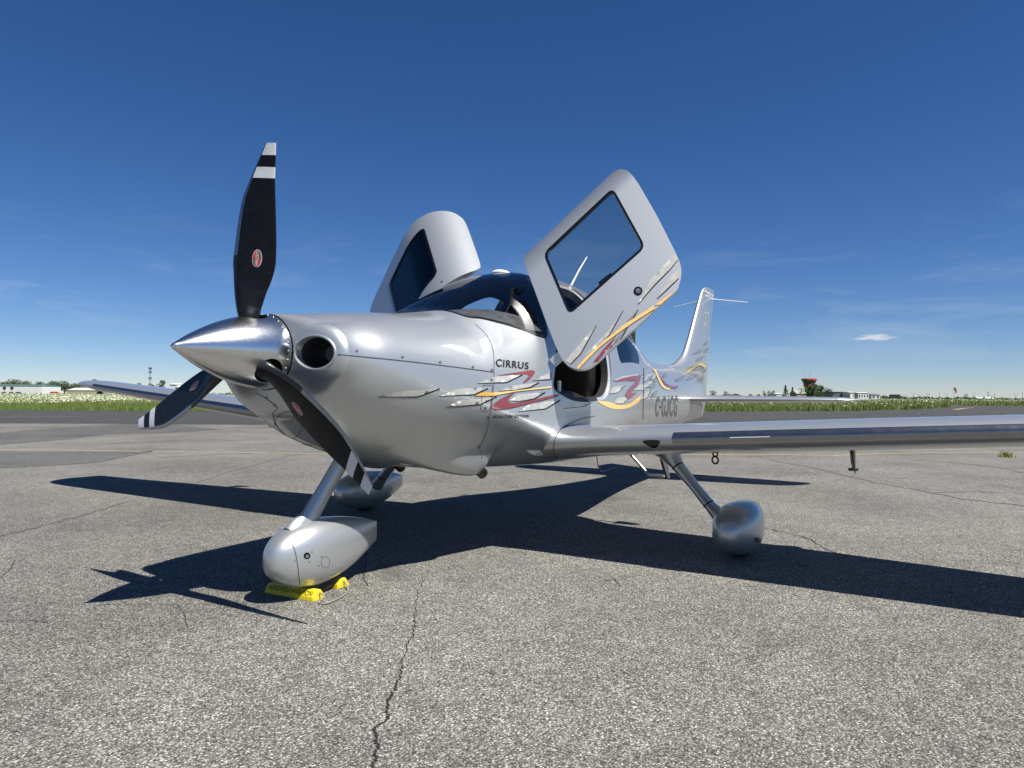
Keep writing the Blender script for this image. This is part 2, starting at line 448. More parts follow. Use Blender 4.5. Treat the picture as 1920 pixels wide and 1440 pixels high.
def ribbon(name, pts, w, mat, parent, z, jit=0.0, sub=6, seed=1):
    """strip on the ground along points, width per point in metres"""
    rg = np.random.default_rng(seed)
    P = np.array([p[:2] for p in pts], float); out = []; W = []
    w = np.full(len(P), w) if np.isscalar(w) else np.array(w, float)
    for i in range(len(P)-1):
        for k in range(sub):
            t = k/sub; out.append(P[i]*(1-t)+P[i+1]*t); W.append(w[i]*(1-t)+w[i+1]*t)
    out.append(P[-1]); W.append(w[-1]); out = np.array(out); W = np.array(W)
    T = np.gradient(out, axis=0); T /= np.linalg.norm(T, axis=1, keepdims=True); N = np.stack([-T[:, 1], T[:, 0]], 1)
    if jit > 0:
        j = np.cumsum(rg.normal(0, 1, len(out))); j -= np.linspace(j[0], j[-1], len(out)); out = out+N*(j*jit*0.35+rg.normal(0, 1, len(out))*jit)[:, None]
        W = W*rg.uniform(0.45, 1.5, len(W))
    v = []
    for p, n, k in zip(out, N, W): v += [(*(p+n*k/2), z), (*(p-n*k/2), z)]
    f = [(2*i, 2*i+1, 2*i+3, 2*i+2) for i in range(len(out)-1)]
    o = mk(name, v, f, mat, parent, False)
    if o.data.polygons[0].normal.z < 0: o.data.flip_normals()
    return o
def gl(pts): return [ground(*p) for p in pts]
# yellow lines
ribbon('guide_line', gl([(-60, 842.5), (120, 844.5), (300, 847), (580, 850.5), (900, 852), (1200, 852.5), (1485, 853), (1560, 854.5), (1640, 851), (1760, 849), (1920, 848), (2100, 847)]), 0.13, line_m, apron, 0.004, sub=3)
ribbon('guide_line', gl([(-120, 781.5), (60, 781.5), (157, 781.2)]), 0.16, line_m, taxi, 0.008, sub=3)
ribbon('guide_line', gl([(1790, 768.2), (1808, 765.5), (1826, 764.3)]), [0.5, 0.5, 0.3], line_m, taxi, 0.008, sub=3)
# darker patches
for q in ([(-80, 822), (0, 812), (60, 806), (150, 799.5), (235, 795), (330, 797), (420, 806), (300, 812), (200, 814), (130, 824), (0, 834), (-80, 838)],
          [(-120, 846), (40, 847), (225, 848), (290, 846), (240, 856), (180, 868), (60, 875), (-120, 884)]):
    sheet('asphalt_patch', gl(q), patch_m, 0.004, apron)
# cracks
main_crack = gl([(697, 1442), (701, 1420), (706, 1400), (704, 1378), (702, 1364), (722, 1355), (726, 1335), (727, 1312), (736, 1295), (737, 1282), (747, 1270), (752, 1252), (749, 1238), (759, 1226), (764, 1208), (770, 1195), (778, 1172), (779, 1150), (782, 1122), (790, 1100), (796, 1085)])
ribbon('crack', main_crack, [.009, .008, .008, .009, .007, .007, .007, .009, .008, .006, .006, .005, .004, .004, .004, .004, .004, .003, .003, .003, .002], crack_m, apron, 0.003, 0.004, 8, 3)
k_ = 5
for pts, w_ in (([(690, 1100), (681, 1083), (686, 1060), (686, 1030), (684, 1000)], .004), ([(370, 905), (430, 885), (480, 872), (540, 855), (600, 846)], .018), ([(-20, 1010), (60, 992), (130, 975), (180, 960), (240, 940)], .03),
               ([(1432, 990), (1480, 1000), (1520, 1012), (1545, 1030), (1590, 1045)], .008), ([(1440, 862), (1540, 880), (1640, 905), (1730, 922), (1800, 935), (1930, 950)], .035), ([(1700, 862), (1770, 866), (1860, 875), (1930, 888)], .03),
               ([(180, 1135), (260, 1133), (330, 1134), (345, 1150), (352, 1180)], .0025), ([(0, 1085), (20, 1068), (28, 1050)], .003), ([(0, 1165), (60, 1164), (90, 1168)], .004), ([(1740, 924), (1830, 921), (1930, 926)], .02),
               ([(200, 832), (330, 828), (440, 826), (560, 822)], .05), ([(300, 858), (420, 852), (560, 846)], .03), ([(60, 800), (160, 803), (240, 797)], .05), ([(1120, 1080), (1140, 1090), (1150, 1086), (1165, 1100)], .004)):
    ribbon('crack', gl(pts), w_, crack_m if w_ < 0.01 else seal_m, apron, 0.003 if w_ < 0.01 else 0.0035, w_*0.6, 8, k_); k_ += 1

# ================================================================== MEADOW
def blades(name, n, Zr, hr, wr, mats, dens_pow=1.0, Xk=0.78, keep=None, label=None, seed=1, flat=False):
    rg = np.random.default_rng(seed)
    u = rg.random(n); Z = Zr[0]+(Zr[1]-Zr[0])*u**dens_pow
    X = (rg.random(n)*2-1)*Xk*Z*1.02
    P = C0[None]+RH[None]*X[:, None]+FH[None]*Z[:, None]
    if keep is not None:
        kp = keep(P, X, Z); P, X, Z = P[kp], X[kp], Z[kp]
    n = len(P)
    h = rg.uniform(hr[0], hr[1], n)
    clump = 0.6+0.8*(0.5+0.5*np.sin(P[:, 0]*0.7+1.3*np.sin(P[:, 1]*0.45))*np.sin(P[:, 1]*0.53))
    h = h*clump
    a = rg.uniform(0, math.pi, n); d = np.stack([np.cos(a), np.sin(a), 0*a], -1)
    w = rg.uniform(wr[0], wr[1], n)[:, None]
    lean = rg.normal(0, 0.22, (n, 2))
    tip = P+np.concatenate([lean*h[:, None], h[:, None]], 1)
    v = np.empty((n, 3, 3)); v[:, 0] = P-d*w; v[:, 1] = P+d*w; v[:, 2] = tip
    v[:, :2, 2] -= 0.02
    f = np.arange(n*3).reshape(n, 3)
    me = bpy.data.meshes.new(name); me.vertices.add(n*3); me.vertices.foreach_set('co', v.ravel()); me.loops.add(n*3); me.loops.foreach_set('vertex_index', f.ravel())
    me.polygons.add(n); me.polygons.foreach_set('loop_start', np.arange(0, n*3, 3)); me.polygons.foreach_set('loop_total', np.full(n, 3))
    for m in mats: me.materials.append(m)
    me.polygons.foreach_set('material_index', rg.integers(0, len(mats), n))
    me.update(); me.validate()
    o = bpy.data.objects.new(name, me); COL.objects.link(o)
    tag(o, label, name.replace('_', ' ').split()[0], kind='stuff')
    return o, tip
g1m = pmat('grass_a', (0.1048, 0.1492, 0.0224), 0.8); g2m = pmat('grass_b', (0.1293, 0.1721, 0.0306), 0.8); g3m = pmat('grass_c', (0.0677, 0.1091, 0.0163), 0.8); g4m = pmat('grass_dry', (0.19, 0.20, 0.08), 0.85)
flw = pmat('blossom', (0.50, 0.52, 0.40), 0.8); flw2 = pmat('blossom_pale', (0.36, 0.40, 0.24), 0.8)
te_poly = np.array([p[:2] for p in [G(160, 20), G(-160, 20)]+far_edge])
def off_pave(P, X, Z): return ~inpoly(P[:, :2], te_poly)
blades('grass', 260000, (42.5, 75), (0.12, 0.30), (0.008, 0.022), [g1m, g2m, g3m], 1.2, keep=off_pave, label='short green grass along the far edge of the taxiway', seed=2)
blades('meadow_grass', 260000, (56, 190), (0.26, 0.58), (0.010, 0.035), [g1m, g2m, g2m, g4m], 1.4, keep=off_pave, label='tall meadow grass beyond the taxiway', seed=3)
blades('far_meadow_grass', 70000, (120, 520), (0.4, 0.85), (0.04, 0.14), [g2m, g4m, g1m], 1.2, keep=off_pave, label='pale far meadow reaching to the horizon', seed=4)
def blossoms(n, Zr, zr, size, keepf, seed, name, label):
    rg = np.random.default_rng(seed); Z = Zr[0]+(Zr[1]-Zr[0])*rg.random(n)**1.15; X = (rg.random(n)*2-1)*0.80*Z
    kp = keepf(X, Z, rg); X, Z = X[kp], Z[kp]; n = len(X)
    P = C0[None]+RH[None]*X[:, None]+FH[None]*Z[:, None]; k2 = off_pave(P, X, Z); P = P[k2]; n = len(P)
    P[:, 2] = rg.uniform(zr[0], zr[1], n)*(0.75+0.35*np.sin(P[:, 0]*0.31)*np.sin(P[:, 1]*0.37+1))
    s = rg.uniform(size*0.5, size*1.3, n); v = np.empty((n, 6, 3)); a0 = rg.random(n)*6.28
    tilt = rg.normal(0, 0.35, (n, 2))
    for k in range(6):
        a = a0+k*math.pi/3; dx, dy = np.cos(a)*s, np.sin(a)*s
        v[:, k, 0] = P[:, 0]+dx; v[:, k, 1] = P[:, 1]+dy; v[:, k, 2] = P[:, 2]+dx*tilt[:, 0]+dy*tilt[:, 1]+(0.4*s if k % 2 else 0)
    me = bpy.data.meshes.new(name); me.vertices.add(n*6); me.vertices.foreach_set('co', v.ravel()); me.loops.add(n*6); me.loops.foreach_set('vertex_index', np.arange(n*6))
    me.polygons.add(n); me.polygons.foreach_set('loop_start', np.arange(0, n*6, 6)); me.polygons.foreach_set('loop_total', np.full(n, 6))
    me.materials.append(flw); me.materials.append(flw2); me.polygons.foreach_set('material_index', rg.integers(0, 2, n)); me.update(); me.validate()
    o = bpy.data.objects.new(name, me); COL.objects.link(o); tag(o, label, 'wildflowers', kind='stuff')
blossoms(150000, (56, 170), (0.45, 0.98), 0.055, lambda X, Z, rg: rg.random(len(X)) < np.where(X/Z < -0.22, np.clip(0.35+0.65*np.sin(X*0.3+Z*0.12), 0.35, 1), 0.05), 21, 'wildflowers', 'dense white cow parsley flowering in the meadow beyond the taxiway')
blossoms(30000, (150, 420), (0.6, 1.0), 0.10, lambda X, Z, rg: rg.random(len(X)) < np.where(X/Z > 0.3, 0.45, 0.4), 22, 'far_wildflowers', 'pale flower heads scattered over the far meadow')
# weeds in the apron joint
def tuft(u, v, n, s, label):
    c = ground(u, v); rg = np.random.default_rng(int(u)); vv = []; ff = []
    for k in range(n):
        a = rg.uniform(0, 6.28); p = np.array([rg.normal(0, s), rg.normal(0, s*0.5), 0]); d = np.array([math.cos(a), math.sin(a), 0])*0.008
        t = p+np.array([rg.normal(0, 0.05), rg.normal(0, 0.05), rg.uniform(0.04, 0.12)]); b = len(vv); vv += [p-d, p+d, t]; ff.append((b, b+1, b+2))
    o = mk('weed_tuft', vv, ff, g1m, None, False); o.location = tuple(c); tag(o, label, 'weed', kind='stuff')
tuft(1886, 857, 90, 0.11, 'low green weeds sprouting from a crack in the apron by the yellow line')

# ================================================================== FAR THINGS
leaf1 = pmat('leaf_dark', (0.020, 0.040, 0.012), 0.8); leaf2 = pmat('leaf_mid', (0.036, 0.066, 0.016), 0.8); leaf3 = pmat('leaf_light', (0.060, 0.095, 0.024), 0.8); bark = pmat('bark', (0.06, 0.05, 0.04), 0.9)
def hor(u): return 720+FPX*math.tan(PIT)+(u-960)*math.tan(ROL)
def place(u, D): 
    p = at_depth(u, hor(u), D); return np.array([p[0], p[1], 0.0])
def hgt(u, vtop, D): return (hor(u)-vtop)/FPX*D+CAM[2]
def tree(u, vtop, wpx, D, label, n=900, kind='round', group=None, mats=None, seed=None):
    rg = np.random.default_rng(seed if seed is not None else int(u*7+vtop)); p = place(u, D); H = hgt(u, vtop, D); W = wpx/FPX*D
    root = empty('conifer_tree' if kind == 'cone' else 'tree', tuple(p)); tag(root, label, 'tree', group)
    MB().tube([(0, 0, -0.1), (0.05*W*0.2, 0, H*0.3), (0, 0.02*W, H*0.75)], [W*0.045, W*0.035, W*0.012], 7).build('trunk', bark, root)
    v = []; f = []; fm = []
    nl = 9; lob = [(rg.normal(0, 0.22)*W, rg.normal(0, 0.22)*W, H*rg.uniform(0.32, 0.84), W*rg.uniform(0.20, 0.34)) for _ in range(nl)]+[(0, 0, H*0.55, W*0.36), (0, 0, H*0.80, W*0.22)]
    s0 = max(H, W)*0.035
    for k in range(n):
        if kind == 'cone':
            t = rg.random()**0.8; rr = W*0.5*(1-t)*rg.uniform(0.55, 1.08)+0.02*W; a = rg.uniform(0, 6.283); c = np.array([rr*math.cos(a), rr*math.sin(a), H*(0.08+0.92*t)])
        else:
            l = lob[rg.integers(len(lob))]; d = rg.normal(0, 1, 3); d /= np.linalg.norm(d); r_ = l[3]*rg.uniform(0.6, 1.08)
            c = np.array([l[0], l[1], l[2]])+d*r_*np.array([1, 1, 0.85])
            c[2] = min(max(c[2], H*0.06), H*1.0)
        q = rg.normal(0, 1, (3, 3)); q /= np.linalg.norm(q, axis=1, keepdims=True); s = s0*rg.uniform(0.7, 1.6); b = len(v)
        v += [c+q[0]*s, c+q[1]*s, c-(q[0]+q[1])*s*0.7+q[2]*s*0.3]; f.append((b, b+1, b+2)); fm.append(int(rg.integers(3)))
    mk('crown', v, f, mats or [leaf1, leaf2, leaf3], root, False, None, fm)
    return root
gl_ = 'trees behind the white shed'
for i, (u, vt, w, D) in enumerate(((8, 716, 26, 600), (30, 711, 28, 620), (50, 714, 26, 610), (75, 716, 28, 590), (89, 719, 24, 580), (104, 714, 28, 600), (121, 715, 28, 610), (138, 718, 22, 600), (150, 719, 22, 610), (175, 710, 22, 640), (-18, 715, 28, 600))):
    tree(u, vt, w, D, 'leafy green tree in the row behind the white shed', 1100, group=gl_, seed=100+i)
tree(263, 715, 10, 420, 'small dark tree seen over the far wing, left of the antenna mast', 300)
tree(303, 710, 18, 420, 'rounded green tree right of the antenna mast', 500); tree(287, 718, 12, 430, 'low dark bush at the foot of the antenna mast', 300)
for i, (u, vt, w) in enumerate(((1337, 729, 10), (1360, 732, 10))):
    tree(u, vt, w, 520, ('rounded dark tree rising from the hedge behind the tail', 'lower dark tree beside the hedge gap behind the tail')[i], 350)
def treeline(u0, u1, D, hpx, n, label, seed):
    rg = np.random.default_rng(seed); v = []; f = []; fm = []
    for k in range(n):
        u = rg.uniform(u0, u1); p = place(u, D+rg.uniform(-30, 30)); H = (hpx/FPX*D+1)*rg.uniform(0.55, 1.0)*(0.7+0.3*math.sin(u*0.23+math.sin(u*0.071)*3))
        c = p+np.array([0, 0, rg.uniform(0, H)]); q = rg.normal(0, 1, (3, 3)); q /= np.linalg.norm(q, axis=1, keepdims=True); s = rg.uniform(0.4, 1.1)*D/500; b = len(v)
        v += [c+q[0]*s, c+q[1]*s, c+q[2]*s]; f.append((b, b+1, b+2)); fm.append(int(rg.integers(2)))
    o = mk('treeline', v, f, [leaf1, leaf2], None, False, None, fm); tag(o, label, 'treeline', kind='stuff')
treeline(1300, 1480, 620, 6.5, 3500, 'long dark hedge on the horizon behind the tail', 31)
treeline(1615, 1700, 800, 6, 900, 'thin row of far trees right of the low white buildings', 32)
treeline(1695, 2100, 1100, 4.0, 2500, 'thin dark treeline on the horizon beyond the windsock', 33)
treeline(300, 1300, 700, 6, 5000, 'far hedge on the horizon hidden mostly by the airplane', 34)
for i, (u, vt, w) in enumerate(((1433, 731, 9), (1442, 731, 9), (1450, 731, 9))):
    tree(u, vt, w, 480, 'clipped leafy tree in the level block of three beside the hedge', 300, group='block of clipped trees', seed=300+i)
tree(1473, 722, 14, 400, 'taller pointed conifer standing left of the control tower', 500, 'cone'); tree(1486, 726, 11, 405, 'shorter pointed conifer next to the taller one, nearer the control tower', 400, 'cone')
tree(1525, 719, 38, 380, 'broad bright green tree in front of the control tower', 1500, mats=[leaf2, leaf3, leaf3]); tree(1540, 721, 22, 390, 'dark tree right behind the broad green tree', 700, mats=[leaf1, leaf1, leaf2]); tree(1553, 727, 18, 385, 'dark rounded tree beside the grey hangar', 600, mats=[leaf1, leaf1, leaf2])
tree(1604, 735, 12, 330, 'small round bush between the grey hangar and the white sheds', 300)
tree(1810, 738, 9, 700, 'dark solitary bush on the far meadow right of the windsock', 250)
tree(1697, 741, 9, 500, 'small dark bush right of the black signboard', 200)

wall_w = pmat('wall_white', (0.62, 0.63, 0.62), 0.7, var=0.05, vscale=0.4); wall_g = pmat('wall_grey', (0.10, 0.12, 0.14), 0.6); wall_b = pmat('wall_beige', (0.34, 0.32, 0.22), 0.7); roof_t = pmat('roof_teal', (0.08, 0.15, 0.15), 0.6); roof_w = pmat('roof_pale', (0.60, 0.60, 0.57), 0.6)
dark_m = pmat('dark_panel', (0.012, 0.012, 0.013), 0.6); red_p = pmat('tower_red', (0.45, 0.035, 0.03), 0.5); tower_d = pmat('tower_dark', (0.035, 0.03, 0.03), 0.6); tglass = pmat('tower_glass', (0.02, 0.03, 0.035), 0.1); blue_c = pmat('car_blue', (0.03, 0.10, 0.24), 0.3, 0, 0.5); orange_c = pmat('truck_orange', (0.42, 0.10, 0.03), 0.5)
concrete_t = pmat('tower_concrete', (0.30, 0.28, 0.24), 0.8)
FACE = math.atan2(-RH[1], -RH[0])
def bld(name, u0, u1, vtop, D, depth, wallm, roofm, label, gable=0.25, nwin=0, cat='building', group=None):
    p = place((u0+u1)/2, D); W = (u1-u0)/FPX*D; H = hgt((u0+u1)/2, vtop, D)
    rz = math.atan2(RH[1], RH[0]); root = empty(name, tuple(p)); root.rotation_euler = (0, 0, rz); tag(root, label, cat, group)
    he = H*(1-gable)
    MB().box((0, depth/2, he/2-0.05), (W, depth, he+0.1)).build('wall', wallm, root, False)
    ov = 0.3
    MB().add([(-W/2-ov, -ov, he), (W/2+ov, -ov, he), (W/2+ov, depth+ov, he), (-W/2-ov, depth+ov, he), (-W/2-ov, depth/2, H), (W/2+ov, depth/2, H), (-W/2-ov, -ov, he+0.12), (W/2+ov, -ov, he+0.12), (W/2+ov, depth+ov, he+.12), (-W/2-ov, depth+ov, he+.12)],
             [(0, 3, 2, 1), (0, 1, 7, 6), (6, 7, 5, 4), (2, 3, 9, 8), (8, 9, 4, 5), (0, 6, 4, 9, 3), (1, 2, 8, 5, 7)]).build('roof', roofm, root, False)
    for k in range(nwin):
        x = -W/2+W*(k+0.5)/nwin
        MB().box((x, -0.02, he*0.55), (W/nwin*0.45, 0.06, he*0.35)).build('window', tglass, root, False)
    return root
bld('shed', -40, 78, 720.5, 520, 22, wall_w, roof_t, 'long white shed with teal roof edge behind the flower meadow', 0.14)
bld('hangar', 126, 187, 727, 500, 20, wall_b, roof_w, 'low beige hangar with pale roof beyond the meadow, seen under the far wing', 0.35)
bld('shed', 318, 334, 718.5, 330, 8, wall_w, roof_w, 'small white hut beside the round tank, seen between spinner and blade', 0.1)
tk_p = place(341, 330); tk = empty('storage_tank', tuple(tk_p)); tag(tk, 'round pale storage tank with domed roof beside the small white hut', 'tank')
MB().tube([(0, 0, -0.1), (0, 0, 4.2)], 2.8, 24).build('tank_wall', wall_b, tk); MB().sphere((0, 0, 4.2), (2.8, 2.8, 0.9), 24, 8).build('tank_roof', roof_w, tk)
bld('hangar', 1561, 1594, 734, 420, 25, wall_g, wall_g, 'grey flat hangar right of the control tower trees', 0.08)
bld('shed', 1594, 1603, 734.5, 410, 10, wall_w, roof_w, 'narrow white annex built against the grey hangar', 0.1)
bld('shed', 1609, 1629, 735.5, 420, 12, wall_w, roof_w, 'white low shed with dark window band right of the round bush', 0.1, 4)
bld('shed', 1634, 1650, 738, 480, 12, wall_w, wall_g, 'small far white shed with grey roof next to the black signboard', 0.25, 2)
bld('shed', 1456, 1466, 737, 450, 12, wall_w, roof_w, 'small white shed between the clipped trees and the taller conifer', 0.15)
bld('shed', 1494, 1512, 731, 395, 10, concrete_t, concrete_t, 'tan service building at the foot of the control tower', 0.4)
# control tower
tp = place(1517, 420); tw = empty('control_tower', tuple(tp)); tag(tw, 'airport control tower with dark cab and red roof rim above the green trees', 'tower')
k = 420/FPX
Htop = hgt(1517, 710, 420)
MB().tube([(0, 0, -0.1), (0, 0, Htop-3.2)], [2.5, 2.3], 8).build('tower_shaft', tower_d, tw, False)
MB().tube([(0, 0, Htop-4.6), (0, 0, Htop-3.6)], [3.3, 3.3], 8).build('balcony', red_p, tw, False)
MB().tube([(0, 0, Htop-3.6), (0, 0, Htop-1.0)], [3.0, 4.2], 8).build('cab_glazing', tglass, tw, False)
MB().tube([(0, 0, Htop-1.0), (0, 0, Htop)], [4.4, 4.4], 8).build('cab_roof', red_p, tw, False)
for dx, hh in ((-2.4, 3.4), (0.6, 4.2)):
    MB().tube([(dx*RH[0], dx*RH[1], Htop), (dx*RH[0], dx*RH[1], Htop+hh)], 0.06, 6).build('aerial', dkgrey, tw)
# antenna mast
mp_ = place(281, 620); Hm = hgt(281, 688, 620); ms = empty('antenna_mast', tuple(mp_)); tag(ms, 'grey lattice telecom mast with antenna panels on the horizon', 'mast')
mm = MB()
for a in range(3):
    q = a*2*math.pi/3; mm.tube([(0.9*math.cos(q), 0.9*math.sin(q), -0.1), (0.35*math.cos(q), 0.35*math.sin(q), Hm)], 0.10, 5)
nseg = 16
for i in range(nseg):
    for a in range(3):
        q, q2 = a*2*math.pi/3, (a+1)*2*math.pi/3; z0, z1 = Hm*i/nseg, Hm*(i+1)/nseg; r0, r1 = 0.9-0.55*i/nseg, 0.9-0.55*(i+1)/nseg
        mm.tube([(r0*math.cos(q), r0*math.sin(q), z0), (r1*math.cos(q2), r1*math.sin(q2), z1)], 0.05, 4)
mm.build('lattice', steel, ms, False)
for zf_ in (0.97, 0.84, 0.62, 0.40):
    for a in range(6):
        q = a*math.pi/3+zf_*5; MB().box((1.1*math.cos(q), 1.1*math.sin(q), Hm*zf_-0.6), (0.35, 0.5, 1.7), q).build('antenna_panel', dkgrey, ms, False)
# vehicles far off
def vehicle(u, D, L, H, W, mat, name, label):
    p = place(u, D); r_ = empty(name, tuple(p)); r_.rotation_euler = (0, 0, math.atan2(RH[1], RH[0])); tag(r_, label, 'car' if 'car' in name else 'truck')
    b = MB(); prof = [(-.5, .18), (-.5, .48), (-.46, .56), (-.28, .60), (-.16, .96), (.22, 1.0), (.40, .62), (.5, .55), (.5, .18)] if 'car' in name else [(-.5, .18), (-.5, .95), (.20, 1.0), (.22, .9), (.36, .88), (.44, .55), (.5, .5), (.5, .18)]
    m = len(prof); v = [(x*L, y*W/2, z*H) for y in (-1, 1) for x, z in prof]; f = [tuple(range(m)), tuple(2*m-1-i for i in range(m))]+[(i, (i+1) % m, m+(i+1) % m, m+i) for i in range(m)]
    b.add(v, f); b.build('body', mat, r_, False)
    for y in (-1, 1):
        gx = [(-.14, .62), (-.10, .92), (.18, .95), (.32, .62)] if 'car' in name else [(.24, .58), (.24, .84), (.34, .82), (.41, .58)]
        mk('side_window', [(x*L, y*(W/2+.01), z*H) for x, z in gx], [(0, 1, 2, 3)], tglass, r_, False)
        for x in (-.30, .30): MB().tube([(x*L, y*W/2-.1, .33), (x*L, y*W/2+.02, .33)], .33, 14).build('wheel', rubber, r_)
vehicle(34, 480, 4.4, 1.85, 1.8, blue_c, 'parked_car', 'blue car parked before the long white shed, half hidden by flowers')
vehicle(103, 490, 5.6, 2.2, 2.2, orange_c, 'fire_truck', 'orange utility truck parked between the white shed and the beige hangar')
for i, (u, lab) in enumerate(((8, 'dark board on a stand before the white shed, farther from the blue car'), (22, 'dark board on a stand before the white shed, nearer the blue car'))):  # dark equipment boards on stands, no lamps on them
    p = place(u, 490); r_ = empty('board_stand', tuple(p)); r_.rotation_euler = (0, 0, math.atan2(RH[1], RH[0])); tag(r_, lab, 'equipment')
    MB().box((0, 0, 4.3), (2.0, 0.2, 1.9)).build('board', dark_m, r_, False); MB().tube([(0, 0.05, 0), (0, 0.05, 3.6)], 0.15, 6).build('post', dark_m, r_); MB().box((-0.4, 0, 1.0), (2.4, 1.2, 1.2), 0).build('base', dark_m, r_, False)
arc = place(187, 470); ar = empty('shelter', tuple(arc)); ar.rotation_euler = (0, 0, math.atan2(RH[1], RH[0])); tag(ar, 'small grey arched shelter with dark opening next to the beige hangar', 'shelter')
aw = 2.6; pr = [(aw*math.cos(q), 3.2*math.sin(q)) for q in np.linspace(0, math.pi, 13)]
mk('arch', [(x, y, z) for y in (0, 4) for x, z in pr]+[(x*0.8, y, z*0.8) for y in (0, 4) for x, z in pr], [(i, i+1, 14+i, 13+i) for i in range(12)]+[(26+i, 39+i, 40+i, 27+i) for i in range(12)]+[(i, 26+i, 27+i, i+1) for i in range(12)], wall_g, ar, False)
MB().box((0, 3.9, 1.2), (3.6, 0.05, 2.4)).build('back_wall', dark_m, ar, False)
# black signboard
sp_ = place(1677.5, 270); sg_ = empty('signboard', tuple(sp_)); sg_.rotation_euler = (0, 0, math.atan2(RH[1], RH[0])); tag(sg_, 'black rectangular airfield signboard on two legs in the meadow', 'sign')
Hs = hgt(1677, 739.6, 270); MB().box((0, 0, Hs-0.75), (4.1, 0.25, 1.5)).build('board', dark_m, sg_, False)
for x in (-1.7, 1.7): MB().tube([(x, 0, 0), (x, 0, Hs-1.4)], 0.07, 6).build('leg', dkgrey, sg_)
# windsock
wp_ = place(1788.5, 420); ws_ = empty('windsock', tuple(wp_)); tag(ws_, 'orange windsock hanging limp on a thin pole in the far meadow', 'windsock')
Hw = hgt(1788, 727, 420); MB().tube([(0, 0, 0), (0, 0, Hw)], 0.09, 6).build('pole', dkgrey, ws_)
sock = pmat('sock_orange', (0.42, 0.13, 0.06), 0.8)
MB().tube([tuple(RH*0.3+np.array([0, 0, Hw-0.1])), tuple(RH*1.0+np.array([0, 0, Hw-1.0])), tuple(RH*1.35+np.array([0, 0, Hw-2.2])), tuple(RH*1.4+np.array([0, 0, Hw-3.2]))], [0.75, 0.65, 0.45, 0.25], 10).build('sock', sock, ws_)
# edge markers
for i, (u, v0, v1) in enumerate(((1516, 771, 763), (1626, 769.5, 761), (1708, 767.6, 760.5), (1772, 764.6, 758))):
    b = ground(u, v0); D = (b-CAM)@_F; h_ = (v0-v1)/FPX*D; r_ = empty('edge_marker', (b[0], b[1], 0.0)); tag(r_, 'small black edge marker post at the grass border of the taxiway', 'marker post', 'taxiway edge markers')
    MB().tube([(0, 0, 0), (0, 0, h_*0.75), (0, 0, h_)], [0.045, 0.045, 0.03], 10).build('post', dark_m, r_); MB().tube([(0, 0, 0), (0, 0, 0.03)], 0.11, 12).build('foot', dark_m, r_)
# striped beacon mast, pylons and far white aeroplanes
bp_ = place(1853, 600); bm_ = empty('beacon_mast', tuple(bp_)); tag(bm_, 'thin black and white banded mast on the far meadow', 'mast'); Hb = hgt(1853, 734.5, 600)
for i in range(6): MB().tube([(0, 0, Hb*i/6), (0, 0, Hb*(i+1)/6-0.02)], 0.35 if i > 2 else 0.2, 8).build('band', dark_m if i % 2 else white_paint, bm_)
pyl = pmat('pylon_steel', (0.30, 0.33, 0.36), 0.6)
for i, u in enumerate((1712, 1723, 1740, 1762, 1774, 1814, 1825, 1865, 1905, 1917)):
    D = 1500; p = place(u, D); H = hgt(u, 737 if i % 3 else 735.5, D); r_ = empty('power_pylon', tuple(p)); tag(r_, 'faint steel pylon with spread V arms on the far horizon' if i % 2 == 0 else 'faint single pole pylon with one crossarm on the far horizon', 'pylon', 'far V arm pylons' if i % 2 == 0 else 'far single pole pylons')
    mb = MB(); s = 0.35
    if i % 2 == 0:
        for sx__ in (-1, 1): mb.tube([RH*sx__*1.2+np.array([0, 0, 0]), RH*sx__*0.3+np.array([0, 0, H*0.55]), RH*sx__*4.2+np.array([0, 0, H])], s, 4)
        mb.tube([RH*-5+np.array([0, 0, H*0.93]), RH*5+np.array([0, 0, H*0.93])], s, 4)
    else:
        mb.tube([(0, 0, 0), (0, 0, H)], s*1.3, 4); mb.tube([RH*-3+np.array([0, 0, H*0.8]), RH*3+np.array([0, 0, H*0.8])], s, 4)
    mb.build('lattice', pyl, r_, False)
for i, (u, lab) in enumerate(((1842, 'far parked white light airplane, the one farther from the banded mast'), (1856, 'far parked white light airplane close to the banded mast'))):
    p = place(u, 420); r_ = empty('small_airplane', tuple(p)); r_.rotation_euler = (0, 0, FACE+0.4*i); tag(r_, lab, 'airplane')
    MB().tube([(-3.2, 0, 1.3), (-2.6, 0, 1.3), (-1, 0, 1.45), (0.6, 0, 1.5), (3.4, 0, 1.55)], [0.2, 0.5, 0.6, 0.55, 0.15], 10).build('fuselage', white_paint, r_)
    MB().box((-0.7, 0, 2.0), (1.3, 9.5, 0.14)).build('wing', white_paint, r_, False); MB().add([(2.7, -.05, 1.6), (3.5, -.05, 1.6), (3.7, -.05, 2.9), (3.2, -.05, 2.9), (2.7, .05, 1.6), (3.5, .05, 1.6), (3.7, .05, 2.9), (3.2, .05, 2.9)], [(0, 1, 2, 3), (7, 6, 5, 4), (0, 4, 5, 1), (1, 5, 6, 2), (2, 6, 7, 3), (3, 7, 4, 0)]).build('tail_fin', white_paint, r_, False)
    MB().tube([(-1, -1, 0), (-1, 0, 1.2)], 0.1, 6).build('gear_leg', dkgrey, r_); MB().tube([(-1, 1, 0), (-1, 0, 1.2)], 0.1, 6).build('gear_leg', dkgrey, r_)

# ================================================================== AEROPLANE
plane = empty('airplane', (2.4, 0, 0))
tag(plane, 'silver single-propeller airplane with both gull doors raised, parked on the apron', 'airplane')
PINV = Matrix.Translation((-2.4, 0, 0))
def own(o, parent=None):
    """parent to the aeroplane (meshes are written in world coordinates)"""
    o.parent = parent or plane
    if parent is None or parent is plane: o.matrix_parent_inverse = PINV
    return o

